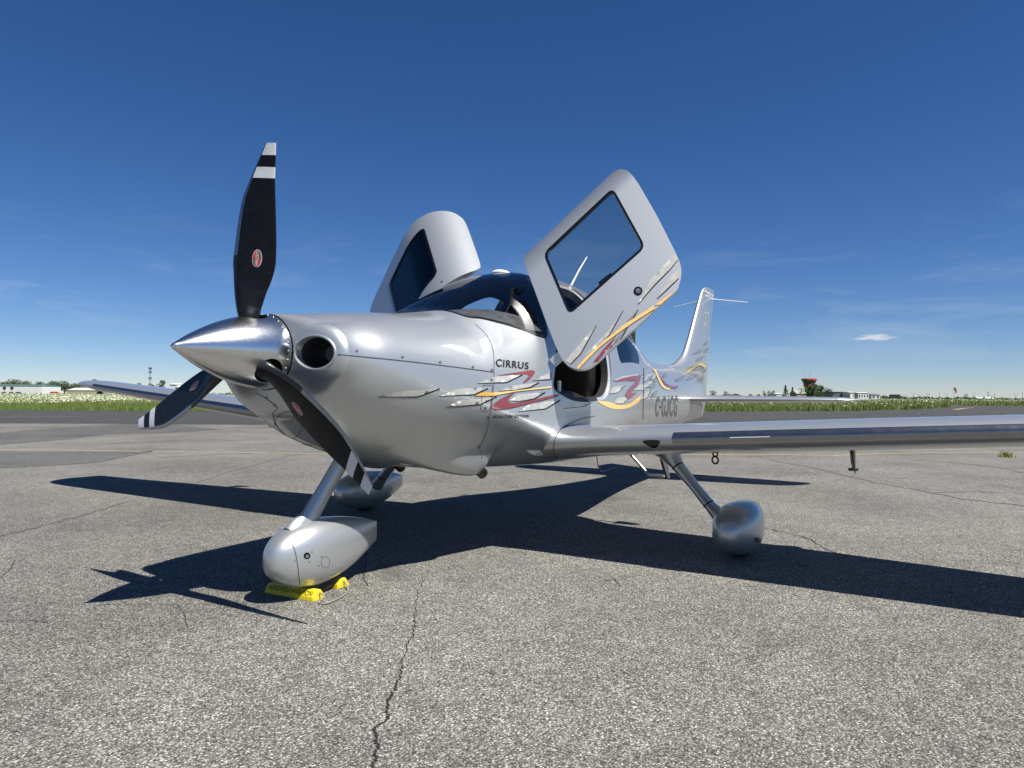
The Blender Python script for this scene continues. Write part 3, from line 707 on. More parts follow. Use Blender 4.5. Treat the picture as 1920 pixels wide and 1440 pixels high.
# ---- fuselage surface ------------------------------------------------
_T = np.array([
 # x     ztop   zbot   hw     ze    nu    nl
 (0.60, 1.440, 0.915, 0.440, 1.22, 2.10, 2.00),
 (0.80, 1.468, 0.785, 0.520, 1.18, 2.25, 2.00),
 (1.00, 1.490, 0.712, 0.556, 1.13, 2.30, 2.00),
 (1.27, 1.514, 0.645, 0.582, 1.07, 2.35, 1.90),
 (1.55, 1.540, 0.600, 0.605, 1.00, 2.45, 1.75),
 (1.70, 1.590, 0.580, 0.618, 0.96, 2.45, 1.70),
 (1.85, 1.672, 0.570, 0.628, 0.93, 2.40, 1.75),
 (2.03, 1.765, 0.557, 0.637, 0.89, 2.35, 1.90),
 (2.35, 1.895, 0.540, 0.650, 0.85, 2.30, 2.25),
 (2.70, 1.965, 0.525, 0.655, 0.85, 2.30, 2.40),
 (3.20, 1.992, 0.505, 0.652, 0.90, 2.30, 2.20),
 (3.70, 1.945, 0.505, 0.615, 0.95, 2.30, 2.20),
 (4.20, 1.825, 0.520, 0.535, 0.98, 2.25, 2.20),
 (4.70, 1.645, 0.550, 0.435, 1.00, 2.20, 2.20),
 (5.20, 1.495, 0.585, 0.345, 1.02, 2.15, 2.15),
 (5.70, 1.428, 0.625, 0.270, 1.03, 2.10, 2.10),
 (6.30, 1.400, 0.675, 0.200, 1.04, 2.00, 2.00),
 (7.00, 1.350, 0.730, 0.120, 1.04, 2.00, 2.00),
 (7.66, 1.200, 0.775, 0.035, 1.00, 2.00, 2.00)])
f_top, f_bot, f_hw, f_ze, f_nu, f_nl = [pchip(_T[:, 0], _T[:, i]) for i in range(1, 7)]
HUBZ = 1.245
INL = (0.315, 1.245)
f_ex = pchip([0.5, 1.05, 1.25, 1.45, 1.62, 1.72, 1.79, 1.85, 1.91, 8], [0, 0, 0.032, 0.088, 0.125, 0.134, 0.105, 0.045, 0, 0])
def f_R(x, th):
    """radius of the section at station x (>= 0.6), polar about (0, ze)"""
    x, th = np.broadcast_arrays(np.asarray(x, float), np.asarray(th, float))
    c, s = np.cos(th), np.sin(th); ze = f_ze(x)
    up = s >= 0
    n = np.where(up, f_nu(x), f_nl(x)); h = np.where(up, f_top(x)-ze, ze-f_bot(x))
    r = ((np.abs(c)/f_hw(x))**n+(np.abs(s)/h)**n)**(-1/n)
    w = np.clip((0.98-x)/0.38, 0, 1); w = w*w*(3-2*w)      # cheeks behind the two air inlets
    ri = 0.150+0.06*(1-w)
    for sg in (-1, 1):
        py, pz = sg*INL[0], INL[1]-0.02-ze
        d = np.hypot(py, pz); a = np.arctan2(pz, py)
        ca = np.cos(th-a); sa2 = (d*np.sin(th-a))**2
        disc = ri*ri-sa2
        rc = np.where((disc > 0) & (ca > 0), d*ca+np.sqrt(np.maximum(disc, 0)), 0.0)
        k = 0.035
        hmix = np.clip(0.5+0.5*(rc-r)/k, 0, 1)
        rb = r*(1-hmix)+rc*hmix+k*hmix*(1-hmix)
        r = r*(1-w)+rb*w
    eb = f_ex(x)                                            # smooth swellings over the two exhausts
    for sg in (-1, 1):
        t0 = np.arctan2(0.66-ze, sg*0.315)
        dth = (th-t0+math.pi) % (2*math.pi)-math.pi
        r = r+eb*np.exp(-(dth/0.235)**2)
    return r
NOSE0, NOSE1, RSP = 0.505, 0.60, 0.187
def f_S(a, th):
    """surface point for lengthwise parameter a and angle th"""
    a, th = np.broadcast_arrays(np.asarray(a, float), np.asarray(th, float))
    nose = a < NOSE1
    t = np.clip((a-NOSE0)/(NOSE1-NOSE0), 0, 1)*math.pi/2
    x = np.where(nose, NOSE0+(NOSE1-NOSE0)*(1-np.cos(t)), a)
    r = f_R(np.maximum(a, NOSE1), th)
    r = np.where(nose, RSP+(r-RSP)*np.sin(t), r)
    ze = f_ze(np.maximum(a, NOSE1))
    ze = np.where(nose, HUBZ+(ze-HUBZ)*np.sin(t), ze)
    return np.stack([x, r*np.cos(th), ze+r*np.sin(th)], -1)
def f_N(a, th):
    e = 2e-3
    da = f_S(a+e, th)-f_S(a-e, th); dt = f_S(a, th+e)-f_S(a, th-e)
    n = np.cross(dt, da); n /= np.maximum(np.linalg.norm(n, axis=-1, keepdims=True), 1e-12)
    P = f_S(a, th)
    flip = ((n[..., 1]*P[..., 1]+n[..., 2]*(P[..., 2]-1.1)) < 0) & (np.asarray(a) > NOSE1)
    n = np.where(flip[..., None], -n, n)
    return n
def x_to_a(x):
    if x >= NOSE1: return x
    return NOSE0+math.acos(max(-1, min(1, 1-(x-NOSE0)/(NOSE1-NOSE0))))*2/math.pi*(NOSE1-NOSE0)
def f_inside(p):
    if p[0] < NOSE0+1e-4 or p[0] > 7.66: return False
    a = x_to_a(p[0]); 
    t = min(1, (a-NOSE0)/(NOSE1-NOSE0))*math.pi/2
    ze = float(f_ze(max(a, NOSE1))); ze = HUBZ+(ze-HUBZ)*math.sin(t) if a < NOSE1 else ze
    th = math.atan2(p[2]-ze, p[1]); r = math.hypot(p[1], p[2]-ze)
    rr = float(f_R(max(a, NOSE1), th)); rr = RSP+(rr-RSP)*math.sin(t) if a < NOSE1 else rr
    return r < rr
def f_param(p):
    a = x_to_a(p[0]); t = min(1, (a-NOSE0)/(NOSE1-NOSE0))*math.pi/2
    ze = float(f_ze(max(a, NOSE1))); ze = HUBZ+(ze-HUBZ)*math.sin(t) if a < NOSE1 else ze
    th = math.atan2(p[2]-ze, p[1])
    if th < -math.pi/2: th += 2*math.pi
    return a, th
def f_cast(u, v):
    d = ray(u, v); t = 2.0; step = 0.02
    while t < 11:
        if f_inside(CAM+d*t):
            lo_, hi_ = t-step, t
            for _ in range(22):
                m_ = (lo_+hi_)/2
                if f_inside(CAM+d*m_): hi_ = m_
                else: lo_ = m_
            return f_param(CAM+d*hi_)
        t += step
    return None
RHO = 0.6
def loop_px(pts, closed=True):
    out = []
    for p in pts:
        h = f_cast(*p)
        if h: out.append((h[0], h[1]*RHO))
    return np.array(out)
def mirror(L):
    L = np.array(L); M_ = L.copy(); M_[:, 1] = math.pi*RHO-L[:, 1]
    return M_[::-1]
def ph(x, deg):                       # port side: angle measured up from the left-hand horizontal
    return (x, (math.pi-R(deg))*RHO)

# air inlets
th_ = np.linspace(0, 2*math.pi, 40, endpoint=False)
inlet_P = loop_px([(590.5+38*math.cos(t), 661+32*math.sin(t)) for t in th_])
inlet_S = mirror(inlet_P)
# windshield outline: base curve and A pillar from the photograph, top across the roof
ws_base = loop_px([(1024, 634), (1008, 631), (985, 622), (960, 613.5), (930, 605), (900, 598), (870, 593.5)])
ws_pil = loop_px([(986, 520), (998, 536), (1010, 560), (1020, 590), (1026, 618)])
top_c = math.pi/2*RHO
ws_half = [(2.70, top_c), (2.69, top_c+0.12*RHO), (2.66, top_c+0.30*RHO)] + [tuple(p) for p in ws_pil] + [tuple(p) for p in ws_base] + [(1.66, top_c+0.30*RHO), (1.625, top_c+0.14*RHO), (1.615, top_c)]
wsP = np.array(ws_half)
wsS = np.array([(a, math.pi*RHO-b) for a, b in ws_half])[::-1][1:-1]
ws_loop = dens(smooth_loop(np.concatenate([wsP, wsS]), 4), 0.03)
# door opening and rear window
door_P = dens(round_poly([ph(2.26, 20), ph(2.52, 13.5), ph(3.10, 11.5), ph(3.22, 22), ph(3.25, 48), ph(3.20, 73), ph(2.86, 76), ph(2.62, 68), ph(2.40, 42)], [.06, .10, .10, .12, .1, .1, .08, .06, .06]), 0.03)
door_S = mirror(door_P)
rw_P = dens(round_poly([ph(3.43, 31.5), ph(4.08, 33.5), ph(4.15, 42), ph(3.96, 60), ph(3.44, 62)], [.07, .09, .06, .08, .06]), 0.03)
rw_S = mirror(rw_P)
ws_in = inset(ws_loop, 0.020); rwP_in = inset(rw_P, 0.012); rwS_in = inset(rw_S, 0.012)

ga = np.concatenate([NOSE0+(NOSE1-NOSE0)*np.linspace(0, 1, 12)[:-1], np.linspace(0.60, 1.1, 30)[:-1], np.linspace(1.1, 4.4, 110)[:-1], np.linspace(4.4, 7.66, 70)])
gt = np.linspace(-math.pi/2, 1.5*math.pi, 145)
A_, B_ = np.meshgrid(ga, gt*RHO, indexing='ij')
border = [(NOSE0, b) for b in gt*RHO] + [(a, 1.5*math.pi*RHO) for a in ga[1:-1]] + [(7.66, b) for b in (gt*RHO)[::-1]] + [(a, -math.pi/2*RHO) for a in ga[1:-1][::-1]]
inner = (A_ > NOSE0+1e-6) & (A_ < 7.66-1e-6) & (B_ > -math.pi/2*RHO+1e-6) & (B_ < 1.5*math.pi*RHO-1e-6)
P2 = np.stack([A_[inner], B_[inner]], -1)
LOOPS = [border, inlet_P, inlet_S, ws_loop, ws_in, door_P, door_S, rw_P, rw_S, rwP_in, rwS_in]
V2, TRI = cdt(P2, LOOPS, 0.006)
T_ = np.array(TRI); cen = V2[T_].mean(1)
V3 = f_S(V2[:, 0], V2[:, 1]/RHO); VN = f_N(V2[:, 0], V2[:, 1]/RHO)
reg = np.zeros(len(T_), int)
SE = pchip([0.5, 0.7, 1.0, 1.35, 1.74], [1.245, 1.235, 1.225, 1.21, 1.19])     # height of the cowl split line
cz = V3[T_].mean(1)[:, 2]; cx_ = cen[:, 0]
cowl = cx_ < 1.635-0.10*np.cos(cen[:, 1]/RHO)**2
reg[cowl & (cz >= SE(cx_))] = 1; reg[cowl & (cz < SE(cx_))] = 2
reg[inpoly(cen, inlet_P) | inpoly(cen, inlet_S) | inpoly(cen, door_P) | inpoly(cen, door_S)] = -1
w1 = inpoly(cen, ws_loop); w2 = inpoly(cen, ws_in)
reg[w1 & w2] = 3; reg[w1 & ~w2] = 4
a1, a2 = inpoly(cen, rw_P), inpoly(cen, rwP_in); reg[a1 & a2] = 5; reg[a1 & ~a2] = 4
a1, a2 = inpoly(cen, rw_S), inpoly(cen, rwS_in); reg[a1 & a2] = 6; reg[a1 & ~a2] = 4
def submesh(name, mask, mat, off=0.0, vsel=None, flipn=False):
    t = T_[mask]
    # outward orientation
    n = np.cross(V3[t[:, 1]]-V3[t[:, 0]], V3[t[:, 2]]-V3[t[:, 0]])
    bad = (n*VN[t].mean(1)).sum(1) < 0
    t = t.copy(); t[bad] = t[bad][:, ::-1]
    if flipn: t = t[:, ::-1]
    u, inv = np.unique(t, return_inverse=True)
    return own(mk(name, V3[u]+VN[u]*off, inv.reshape(-1, 3), mat, None, True, VN[u]*(-1 if flipn else 1)))
fus = submesh('fuselage', reg == 0, silver)
up_cowl = submesh('upper_cowling', reg == 1, silver)
lo_cowl = submesh('lower_cowling', reg == 2, silver)
submesh('windshield', reg == 3, glass_w)
submesh('windshield_seal', (reg == 4) & w1, black_gloss)
submesh('rear_window_seal', (reg == 4) & inpoly(cen, rw_P), black_gloss)
submesh('rear_window_seal', (reg == 4) & inpoly(cen, rw_S), black_gloss)
submesh('rear_window', reg == 5, glass_r)
submesh('rear_window', reg == 6, glass_r)
lin = (reg == 0) & (cx_ > 1.72) & (cx_ < 4.3)
own(submesh('cabin_lining', lin, cabin, -0.03, flipn=True))
FUSBVH = BVHTree.FromPolygons([Vector(v) for v in V3], [tuple(t) for t, r_ in zip(TRI, reg) if r_ >= 0])

# inlet lips and ducts
for L in (inlet_P, inlet_S):
    base = f_S(L[:, 0], L[:, 1]/RHO)
    c = base.mean(0); N_ = len(base)
    rings = [base]
    for dx, k in ((0.03, 0.93), (0.08, 0.86), (0.17, 0.80)):
        q = c+(base-c)*k; q[:, 0] = base[:, 0]*(1-min(1, dx*5))+c[0]*min(1, dx*5)+dx
        rings.append(q)
    v = np.concatenate(rings); f = []
    for r_ in range(3):
        for i in range(N_): f.append((r_*N_+i, r_*N_+(i+1) % N_, (r_+1)*N_+(i+1) % N_, (r_+1)*N_+i))
    f.append(tuple(3*N_+i for i in range(N_)))
    fm = [0]*N_+[1]*(2*N_)+[2]
    own(fix_normals(mk('air_inlet', v, f, [silver, cabin, black_gloss], None, True, None, fm)))
    lip = MB(); pts = list(base)+[base[0]]
    lip.tube(pts, 0.0065, 8, cap=False)
    own(lip.build('inlet_lip', silver))
    hubm = MB().tube([c+np.array([.155, 0, 0]), c+np.array([.10, 0, 0])], [0.05, 0.035], 20)
    own(hubm.build('alternator', dkgrey))

# door jambs
for L, sg in ((door_P, -1), (door_S, 1)):
    o_ = f_S(L[:, 0], L[:, 1]/RHO); n_ = f_N(L[:, 0], L[:, 1]/RHO)
    Li = inset(L, 0.020); i_ = f_S(Li[:, 0], Li[:, 1]/RHO)-f_N(Li[:, 0], Li[:, 1]/RHO)*0.022
    Lj = inset(L, 0.028); j_ = f_S(Lj[:, 0], Lj[:, 1]/RHO)-f_N(Lj[:, 0], Lj[:, 1]/RHO)*0.075
    N_ = len(L); v = np.concatenate([o_, o_-n_*0.014, i_, j_]); f = []
    for r_ in range(3):
        for i in range(N_): f.append((r_*N_+i, r_*N_+(i+1) % N_, (r_+1)*N_+(i+1) % N_, (r_+1)*N_+i))
    aft = [1 if (L[i][0] < 2.95 or sg > 0) else 0 for i in range(N_)]
    fm = [0 if sg < 0 else 1]*N_+aft+[1]*N_
    jo = mk('door_frame', v, f, [silver_lt, cabin], None, True, None, fm)
    fix_normals(jo, 35); own(jo)

# ---- cabin inside ------------------------------------------------------
own(MB().box((3.0, 0, 0.86), (2.2, 0.90, 0.04)).build('cabin_floor', cabin))
own(MB().box((1.80, 0, 1.10), (0.04, 0.86, 0.56)).build('firewall', cabin))
own(MB().box((4.15, 0, 1.2), (0.04, 0.9, 0.9)).build('rear_bulkhead', cabin))
gl = MB()
gv = []; gf = []
g_z = pchip([1.70, 1.80, 1.95, 2.15, 2.32, 2.40, 2.43], [1.530, 1.562, 1.600, 1.628, 1.625, 1.595, 1.52])
g_w = pchip([1.70, 1.85, 2.0, 2.2, 2.43], [0.24, 0.40, 0.48, 0.535, 0.56])
for i, x in enumerate(np.linspace(1.70, 2.43, 20)):
    for j, y in enumerate(np.linspace(-1, 1, 33)):
        gv.append((x, y*float(g_w(x)), float(g_z(x))-0.16*abs(y)**3.0*(0.35+0.65*min(1, (x-1.70)/0.35))))
for i in range(19):
    for j in range(32):
        gf.append((i*33+j, i*33+j+1, (i+1)*33+j+1, (i+1)*33+j))
gl.add(gv, gf)
own(gl.build('glareshield', glare))
own(MB().box((2.40, 0, 1.36), (0.04, 1.00, 0.32)).build('instrument_panel', cabin))
for sy in (-0.28, 0.28):
    s_ = MB()
    def cush(c, d, tilt, mb):
        ax = np.array([[math.cos(tilt), 0, -math.sin(tilt)], [0, 1, 0], [math.sin(tilt), 0, math.cos(tilt)]])
        n_ = 10
        v = []; f = []
        for i in range(n_+1):
            for j in range(16):
                q = 2*math.pi*j/16
                cc, ss = math.cos(q), math.sin(q)
                e = 0.35
                px_ = math.copysign(abs(cc)**e, cc)*d[0]/2; py_ = math.copysign(abs(ss)**e, ss)*d[1]/2
                tt = i/n_; k = 1-0.25*abs(2*tt-1)**6
                v.append(np.array(c)+ax[0]*px_*k+ax[1]*py_*k+ax[2]*(tt-0.5)*d[2])
        for i in range(n_):
            for j in range(16):
                f.append((i*16+j, i*16+(j+1) % 16, (i+1)*16+(j+1) % 16, (i+1)*16+j))
        f.append(tuple(range(16))); f.append(tuple(n_*16+j for j in range(16)))
        mb.add(v, f)
    cush((2.86, sy, 1.00), (0.50, 0.46, 0.16), R(8), s_)
    cush((3.16, sy, 1.30), (0.13, 0.46, 0.62), R(-14), s_)
    cush((3.27, sy, 1.67), (0.09, 0.26, 0.17), R(-10), s_)
    own(s_.build('seat', leather))
own(MB().box((2.62, -0.50, 1.11), (0.06, 0.015, 0.075), 0.3).build('checklist_card', white_paint))

# ---- prop and spinner --------------------------------------------------
prop = own(empty('propeller'))
prop.location = (0, 0, 0)
HUB = np.array([0.40, 0, HUBZ])
sp_r = pchip([0, 0.006, 0.03, 0.08, 0.16, 0.26, 0.36, 0.45, 0.50], [0.002, 0.009, 0.024, 0.054, 0.095, 0.136, 0.164, 0.179, 0.183])
CLK = [R(6.1), R(126.1), R(246.1)]
def sp_S(x, th):
    r = sp_r(x); return np.stack([np.asarray(x, float)+0*th, r*np.cos(th), HUBZ+r*np.sin(th)], -1)
sx_ = np.concatenate([np.linspace(0, 0.03, 8)[:-1], np.linspace(0.03, 0.5, 44)]); st_ = np.linspace(0, 2*math.pi, 97)
holes = []
for al in CLK:
    # blade angle in the section plane: radial (0,-sin al, cos al)
    ta = math.atan2(math.cos(al), -math.sin(al)) % (2*math.pi)
    hl = []
    for q in np.linspace(0, 2*math.pi, 36, endpoint=False):
        hl.append((0.405+0.066*math.cos(q), (ta+0.068*math.sin(q)/0.172)*0.17))
    holes.append(np.array(hl))
SXX, STT = np.meshgrid(sx_, st_*0.17, indexing='ij')
bd = [(0, b) for b in st_*0.17]+[(a, 2*math.pi*0.17) for a in sx_[1:-1]]+[(0.5, b) for b in (st_*0.17)[::-1]]+[(a, 0) for a in sx_[1:-1][::-1]]
inn = (SXX > 1e-6) & (SXX < 0.5-1e-6) & (STT > 1e-6) & (STT < 2*math.pi*0.17-1e-6)
sv, stri = cdt(np.stack([SXX[inn], STT[inn]], -1), [bd]+holes, 0.003)
stri = np.array(stri); sc_ = sv[stri].mean(1)
msk = ~(inpoly(sc_, holes[0]) | inpoly(sc_, holes[1]) | inpoly(sc_, holes[2]))
S3 = sp_S(sv[:, 0], sv[:, 1]/0.17)
e_ = 1e-3
nn = np.cross(sp_S(sv[:, 0], sv[:, 1]/0.17+e_)-S3, sp_S(np.clip(sv[:, 0]+e_, 0, .5), sv[:, 1]/0.17)-sp_S(np.clip(sv[:, 0]-e_, 0, .5), sv[:, 1]/0.17))
nn /= np.maximum(np.linalg.norm(nn, axis=1, keepdims=True), 1e-12)
out_ = (nn[:, 1]*S3[:, 1]+nn[:, 2]*(S3[:, 2]-HUBZ)) < 0
nn[out_] *= -1
tt = stri[msk]; fn = np.cross(S3[tt[:, 1]]-S3[tt[:, 0]], S3[tt[:, 2]]-S3[tt[:, 0]])
bad = (fn*nn[tt].mean(1)).sum(1) < 0; tt[bad] = tt[bad][:, ::-1]
spinner = mk('spinner', S3, tt, polished, prop, True, nn)
MB().tube([(0.485, 0, HUBZ), (0.506, 0, HUBZ)], [0.178, 0.178], 48).build('spinner_backplate', dkgrey, prop)
MB().sphere((0.40, 0, HUBZ), (0.08, 0.11, 0.11)).build('hub', black_gloss, prop)
for k in range(27):
    q = 2*math.pi*(k+0.5)/27
    rr = float(sp_r(0.482))
    c = np.array([0.482, rr*math.cos(q), HUBZ+rr*math.sin(q)])
    MB().sphere(c, 0.0045, 8, 5).build('rivet', steel, spinner)

_br = [0.09, 0.13, 0.154, 0.269, 0.357, 0.427, 0.533, 0.62, 0.708, 0.821, 0.925, 0.985]
b_le = pchip(_br, [0.046, 0.050, 0.060, 0.091, 0.107, 0.117, 0.116, 0.113, 0.105, 0.069, 0.027, 0.001])
b_te = pchip(_br, [-0.048, -0.044, -0.036, -0.058, -0.087, -0.099, -0.095, -0.087, -0.078, -0.066, -0.061, -0.058])
b_be = pchip(_br, [46, 42, 40, 30, 26, 24, 21, 19, 17, 15, 13, 12])
b_tk = pchip(_br, [0.096, 0.092, 0.086, 0.056, 0.032, 0.027, 0.022, 0.019, 0.016, 0.012, 0.009, 0.007])
def blade(al):
    rad = np.array([0, -math.sin(al), math.cos(al)]); tan = np.array([0, math.cos(al), math.sin(al)]); fwd = np.array([-1.0, 0, 0])
    rs = np.concatenate([np.linspace(0.09, 0.30, 12)[:-1], np.linspace(0.30, 0.82, 22)[:-1], [0.82, 0.845, 0.872, 0.873, 0.90, 0.928, 0.929, 0.955, 0.975, 0.985]])
    n = 28; v = []; f = []; fm = []
    for r_ in rs:
        be = R(float(b_be(r_))); ch = math.cos(be)*tan+math.sin(be)*fwd; nb = math.cos(be)*fwd-math.sin(be)*tan
        le, te, tk = float(b_le(r_)), float(b_te(r_)), float(b_tk(r_))
        for k in range(n):
            q = 2*math.pi*k/n
            s = 0.5+0.5*math.cos(q)                     # 1 at the leading edge
            cpos = te+(le-te)*s
            prof = math.sin(q)
            thick = tk*0.5*prof*(0.55+0.45*s if r_ > 0.2 else 1)*(1.25 if prof > 0 else 0.75)
            v.append(HUB+rad*r_+ch*cpos+nb*thick)
    for i in range(len(rs)-1):
        rm = (rs[i]+rs[i+1])/2
        for k in range(n):
            k2 = (k+1) % n
            f.append((i*n+k, i*n+k2, (i+1)*n+k2, (i+1)*n+k))
            edge = k <= 2 or k >= n-3
            if edge and 0.455 < rm: fm.append(2)
            elif edge and 0.14 < rm <= 0.455: fm.append(3)
            elif 0.82 < rm < 0.872 or rm > 0.928: fm.append(1)
            else: fm.append(0)
    f.append(tuple((len(rs)-1)*n+k for k in range(n))); fm.append(1)
    o = fix_normals(mk('propeller_blade', v, f, [black_blade, blade_white, titan, boot], prop, True, None, fm), 50)
    # oval maker's badge with lettering, on the front face
    rb = 0.44; be = R(float(b_be(rb))); ch = math.cos(be)*tan+math.sin(be)*fwd; nb = math.cos(be)*fwd-math.sin(be)*tan
    bv = BVHTree.FromPolygons([Vector(p) for p in v], f)
    def onface(u_, w_, off):
        p = HUB+rad*(rb+u_)+ch*w_+nb*0.08
        h = bv.ray_cast(Vector(p), Vector(-nb))
        return np.array(h[0])+nb*off if h[0] is not None else p
    def oval(a_, b_, off, mat, name, half=None):
        vv = [onface(0, -0.01, off)]; ff = []
        for k in range(33):
            q = 2*math.pi*k/32
            vv.append(onface(a_*math.cos(q), -0.01+b_*math.sin(q), off))
        for k in range(32):
            if half is None or (half[0] <= k < half[1]): ff.append((0, k+1, k+2))
        mk(name, vv, ff, mat, o, False)
    oval(0.042, 0.024, 0.0012, blade_white, 'badge_rim'); oval(0.039, 0.0215, 0.0018, decal_olive, 'badge')
    oval(0.039, 0.0215, 0.0022, decal_red, 'badge_band', (14, 24)); oval(0.039, 0.0215, 0.0022, decal_red, 'badge_band', (0, 8))
    tv, tf = text_mesh('HARTZELL')
    tv = [onface((x-0.5)*0.066, -0.01-(y-0.5)*0.014, 0.0028) for x, y in tv]
    mk('badge_lettering', tv, tf, blade_white, o, False)
    return o

def text_mesh(txt, shear=0.0, bold=0.0, space=1.0):
    """default font outline as 2-D triangles scaled to the unit square"""
    cu = bpy.data.curves.new('t', 'FONT'); cu.body = txt; cu.shear = shear; cu.offset = bold; cu.space_character = space; cu.resolution_u = 4
    ob = bpy.data.objects.new('t', cu); COL.objects.link(ob)
    dg = bpy.context.evaluated_depsgraph_get(); dg.update()
    me = bpy.data.meshes.new_from_object(ob.evaluated_get(dg))
    bm = bmesh.new(); bm.from_mesh(me); bmesh.ops.triangulate(bm, faces=bm.faces)
    V_ = np.array([v.co[:2] for v in bm.verts]); F_ = [tuple(v.index for v in f.verts) for f in bm.faces]
    bm.free(); bpy.data.objects.remove(ob); bpy.data.curves.remove(cu); bpy.data.meshes.remove(me)
    V_ = (V_-V_.min(0))/(V_.max(0)-V_.min(0))
    return V_, F_
for al in CLK: blade(al)

# ---- wings -------------------------------------------------------------
def naca(s, tc, camber=0.02):
    """s in [0,1) round the section from trailing edge over the top; returns chord fraction and height"""
    q = 2*math.pi*s
    xc = 0.5*(1+math.cos(q))
    yt = 5*tc*(0.2969*math.sqrt(max(xc, 0))-0.1260*xc-0.3516*xc**2+0.2843*xc**3-0.1036*xc**4)
    yc = camber*(1-(2*xc-0.8)**2/1.44) if xc > -1 else 0
    return xc, (yc+yt if s < 0.5 else yc-yt)
W_LE = pchip([0.45, 0.62, 0.72, 0.85, 1.1, 4.9, 5.2, 5.4, 5.52, 5.58], [2.25, 2.255, 2.265, 2.275, 2.28, 2.28, 2.30, 2.37, 2.50, 2.64])
W_TE = pchip([0.45, 0.62, 0.85, 2.2, 3.75, 5.2, 5.58], [3.72, 3.66, 3.52, 3.39, 3.22, 3.07, 3.04])
W_TC = pchip([0.45, 0.62, 0.85, 1.2, 5.0, 5.3, 5.5, 5.58], [0.185, 0.175, 0.165, 0.165, 0.150, 0.12, 0.08, 0.03])
def w_z(y, sg=-1): return 0.712+(0.0610 if sg < 0 else 0.0890)*(y-0.66)
def w_P(y, s, sg, off=0.0):
    xc, h = naca(s, float(W_TC(y)))
    le, te = float(W_LE(y)), float(W_TE(y)); c = te-le
    inc = R(3.3)
    x = le+xc*c; z = w_z(y, sg)+h*c-(xc*c)*math.tan(inc)+0.012
    return np.array([x, sg*y, z])
def wing_part(name, ys, c0, c1, sg, mat, parent, n=44, root=None):
    """section between chord fractions c0 and c1"""
    v = []; f = []
    def sec(y):
        if c0 <= 0 and c1 >= 1:
            ss = np.linspace(0, 1, n, endpoint=False); return [w_P(y, s, sg) for s in ss]
        if c0 <= 0:
            q1 = math.acos(2*c1-1)/(2*math.pi); ss = np.linspace(q1, 1-q1, n); return [w_P(y, s, sg) for s in ss]
        q0 = math.acos(2*c0-1)/(2*math.pi)
        ss = np.concatenate([np.linspace(1-q0, 1, n//2)[:-1], np.linspace(0, q0, n//2)]); return [w_P(y, s, sg) for s in ss]
    for y in ys: v += sec(y)
    m = len(v)//len(ys)
    for i in range(len(ys)-1):
        for k in range(m):
            k2 = (k+1) % m
            f.append((i*m+k, i*m+k2, (i+1)*m+k2, (i+1)*m+k))
    f.append(tuple(range(m))); f.append(tuple((len(ys)-1)*m+k for k in range(m)))
    o = fix_normals(mk(name, v, f, mat, None, True), 40)
    return own(o, parent)
WINGS = {}
